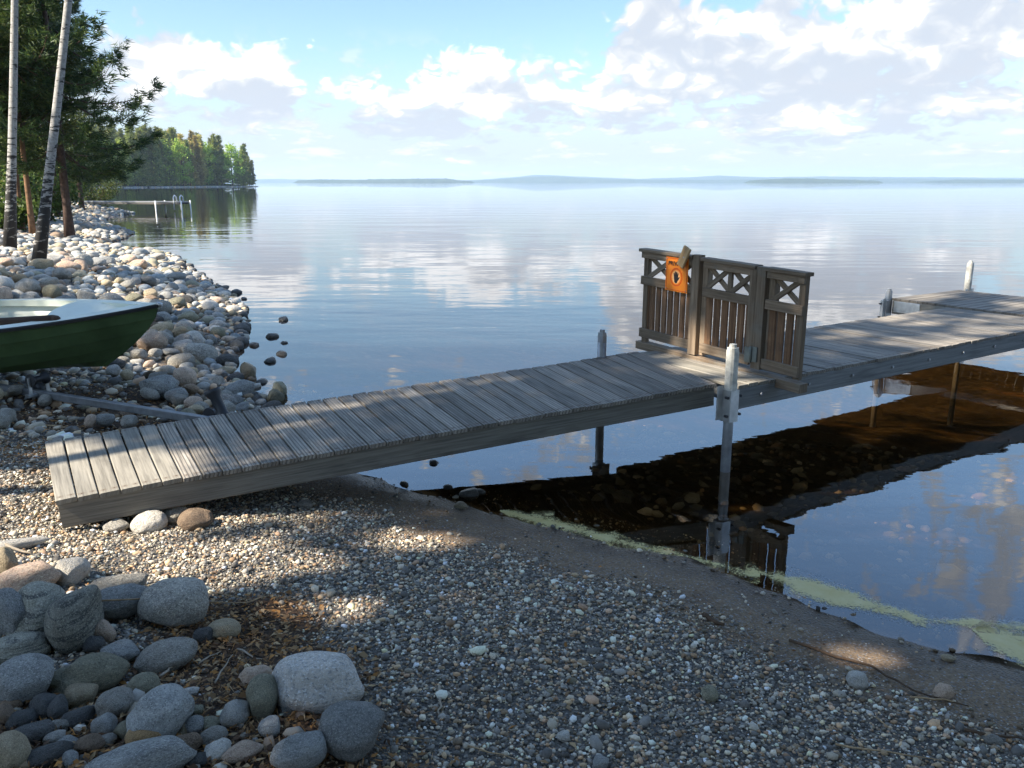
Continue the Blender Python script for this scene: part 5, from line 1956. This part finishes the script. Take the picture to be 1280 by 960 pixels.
def cloud_vec(e, ec):
    yy = nt.m('MULTIPLY', nt.m('LOGARITHM', nt.m('ADD', ec, 2.2), math.e), 1.75)
    sc = 1.12
    return nt.comb(nt.m('MULTIPLY', nt.m('MULTIPLY', az, .105), sc), yy, 0)


def masses(e):
    d = 0.0
    for (x, y, rx, ry, amp) in BL_:
        a_, e_ = px_ae(x, y)
        ra, re = rx / F_PX * RAD * .95, ry / F_PX * RAD * .95
        ln = nt.n('ShaderNodeVectorMath', operation='MULTIPLY_ADD')
        nt.put(ln.inputs[0], nt.comb(az, e)); ln.inputs[1].default_value = (1 / ra, 1 / re, 0); ln.inputs[2].default_value = (-a_ / ra, -e_ / re, 0)
        dt = nt.n('ShaderNodeVectorMath', operation='DOT_PRODUCT')
        nt.put(dt.inputs[0], ln.outputs[0]); nt.put(dt.inputs[1], ln.outputs[0])
        d = nt.m('MULTIPLY_ADD', nt.m('POWER', math.exp(-1), dt.outputs['Value']), amp, d)
    return d


v0 = cloud_vec(el, elc)
e1 = nt.m('ADD', el, 1.3)
v1 = cloud_vec(e1, nt.m('MAXIMUM', e1, 0.0))
b0, b1 = masses(el), masses(e1)
wv = nt.vm('ADD', v0, nt.vm('MULTIPLY', noise2d(v0, 3.0, 2, .5, 1), (.30, .30, 0)))
vd = nt.n('ShaderNodeTexVoronoi', feature='F1', voronoi_dimensions='2D')
nt.put(vd.inputs['Vector'], wv)
vd.inputs['Scale'].default_value = 4.2
vd.inputs['Detail'].default_value = 2.5
vd.inputs['Roughness'].default_value = .55
puff = vd.outputs[0]
d0 = nt.m('ADD', nt.m('SUBTRACT', nt.m('MULTIPLY', noise2d(v0, 1.15, 7, .56), 1.15), nt.m('MULTIPLY', puff, .30)), b0)
l0 = nt.m('ADD', nt.m('MULTIPLY', noise2d(v0, 1.6, 2, .45), 1.0), b0)
l1 = nt.m('ADD', nt.m('MULTIPLY', noise2d(v1, 1.6, 2, .45), 1.0), b1)
alpha = nt.ss(d0, .38, .57)
v2 = nt.vm('ADD', nt.vm('MULTIPLY', v0, (1.5, 1.9, 1)), (17.3, 5.1, 0))
d2 = nt.m('SUBTRACT', noise2d(v2, 1.7, 6, .58), nt.m('MULTIPLY', puff, .12))
a2 = nt.m('MULTIPLY', nt.m('MULTIPLY', nt.ss(d2, .40, .56), nt.ss(el, .3, 1.8)), nt.ss(el, 10.0, 5.0, 0.0, .85))
lit = nt.m('ADD', nt.m('SUBTRACT', l0, l1), nt.m('MULTIPLY', nt.m('SUBTRACT', .42, puff), .30))
litf = nt.ss(lit, -.24, .20)
lowband = nt.ss(elc, 0.0, 9.0, .92, 0.0)
ccol = nt.ramp(litf, [(0, (.255, .275, .308)), (.5, (.322, .33, .342)), (1, (.56, .555, .545))])
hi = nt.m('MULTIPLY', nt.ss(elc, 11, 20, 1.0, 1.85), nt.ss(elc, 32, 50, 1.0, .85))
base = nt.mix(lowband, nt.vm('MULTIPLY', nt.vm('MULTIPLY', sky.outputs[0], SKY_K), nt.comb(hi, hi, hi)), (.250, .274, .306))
up_fade = nt.ss(elc, 20, 36, 1.0, .12)
base = nt.mix(a2, base, nt.mix(nt.ss(d2, .42, .60), (.28, .303, .326), (.38, .38, .383)))
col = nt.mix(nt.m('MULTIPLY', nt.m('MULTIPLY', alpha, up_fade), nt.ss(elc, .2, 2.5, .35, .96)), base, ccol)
w.cycles.sampling_method = 'MANUAL'
w.cycles.sample_map_resolution = 512
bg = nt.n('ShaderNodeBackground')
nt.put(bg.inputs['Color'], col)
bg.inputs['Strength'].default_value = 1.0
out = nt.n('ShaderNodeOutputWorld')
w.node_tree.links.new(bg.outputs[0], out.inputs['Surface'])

sun = bpy.data.lights.new('sun', 'SUN')
sun.energy = 5.0
sun.angle = math.radians(.53)
sun.color = (1.0, .92, .79)
so_ = bpy.data.objects.new('sun', sun)
COL.objects.link(so_)
so_.rotation_euler = Vector(SUN).to_track_quat('Z', 'Y').to_euler()
so_.location = (0, 0, 60)

# ------------------------------------------------------------------ render settings
SC.render.engine = 'CYCLES'
cy = SC.cycles
cy.use_denoising = True
cy.max_bounces = 8
cy.diffuse_bounces = 3
cy.glossy_bounces = 3
cy.transmission_bounces = 2
cy.transparent_max_bounces = 12
cy.volume_bounces = 1
cy.sample_clamp_indirect = 6
cy.caustics_reflective = False
cy.caustics_refractive = False
SC.view_settings.view_transform = 'Standard'
SC.view_settings.look = 'None'
SC.view_settings.exposure = 1.5
SC.view_settings.gamma = 1.0
SC.view_settings.use_curve_mapping = False
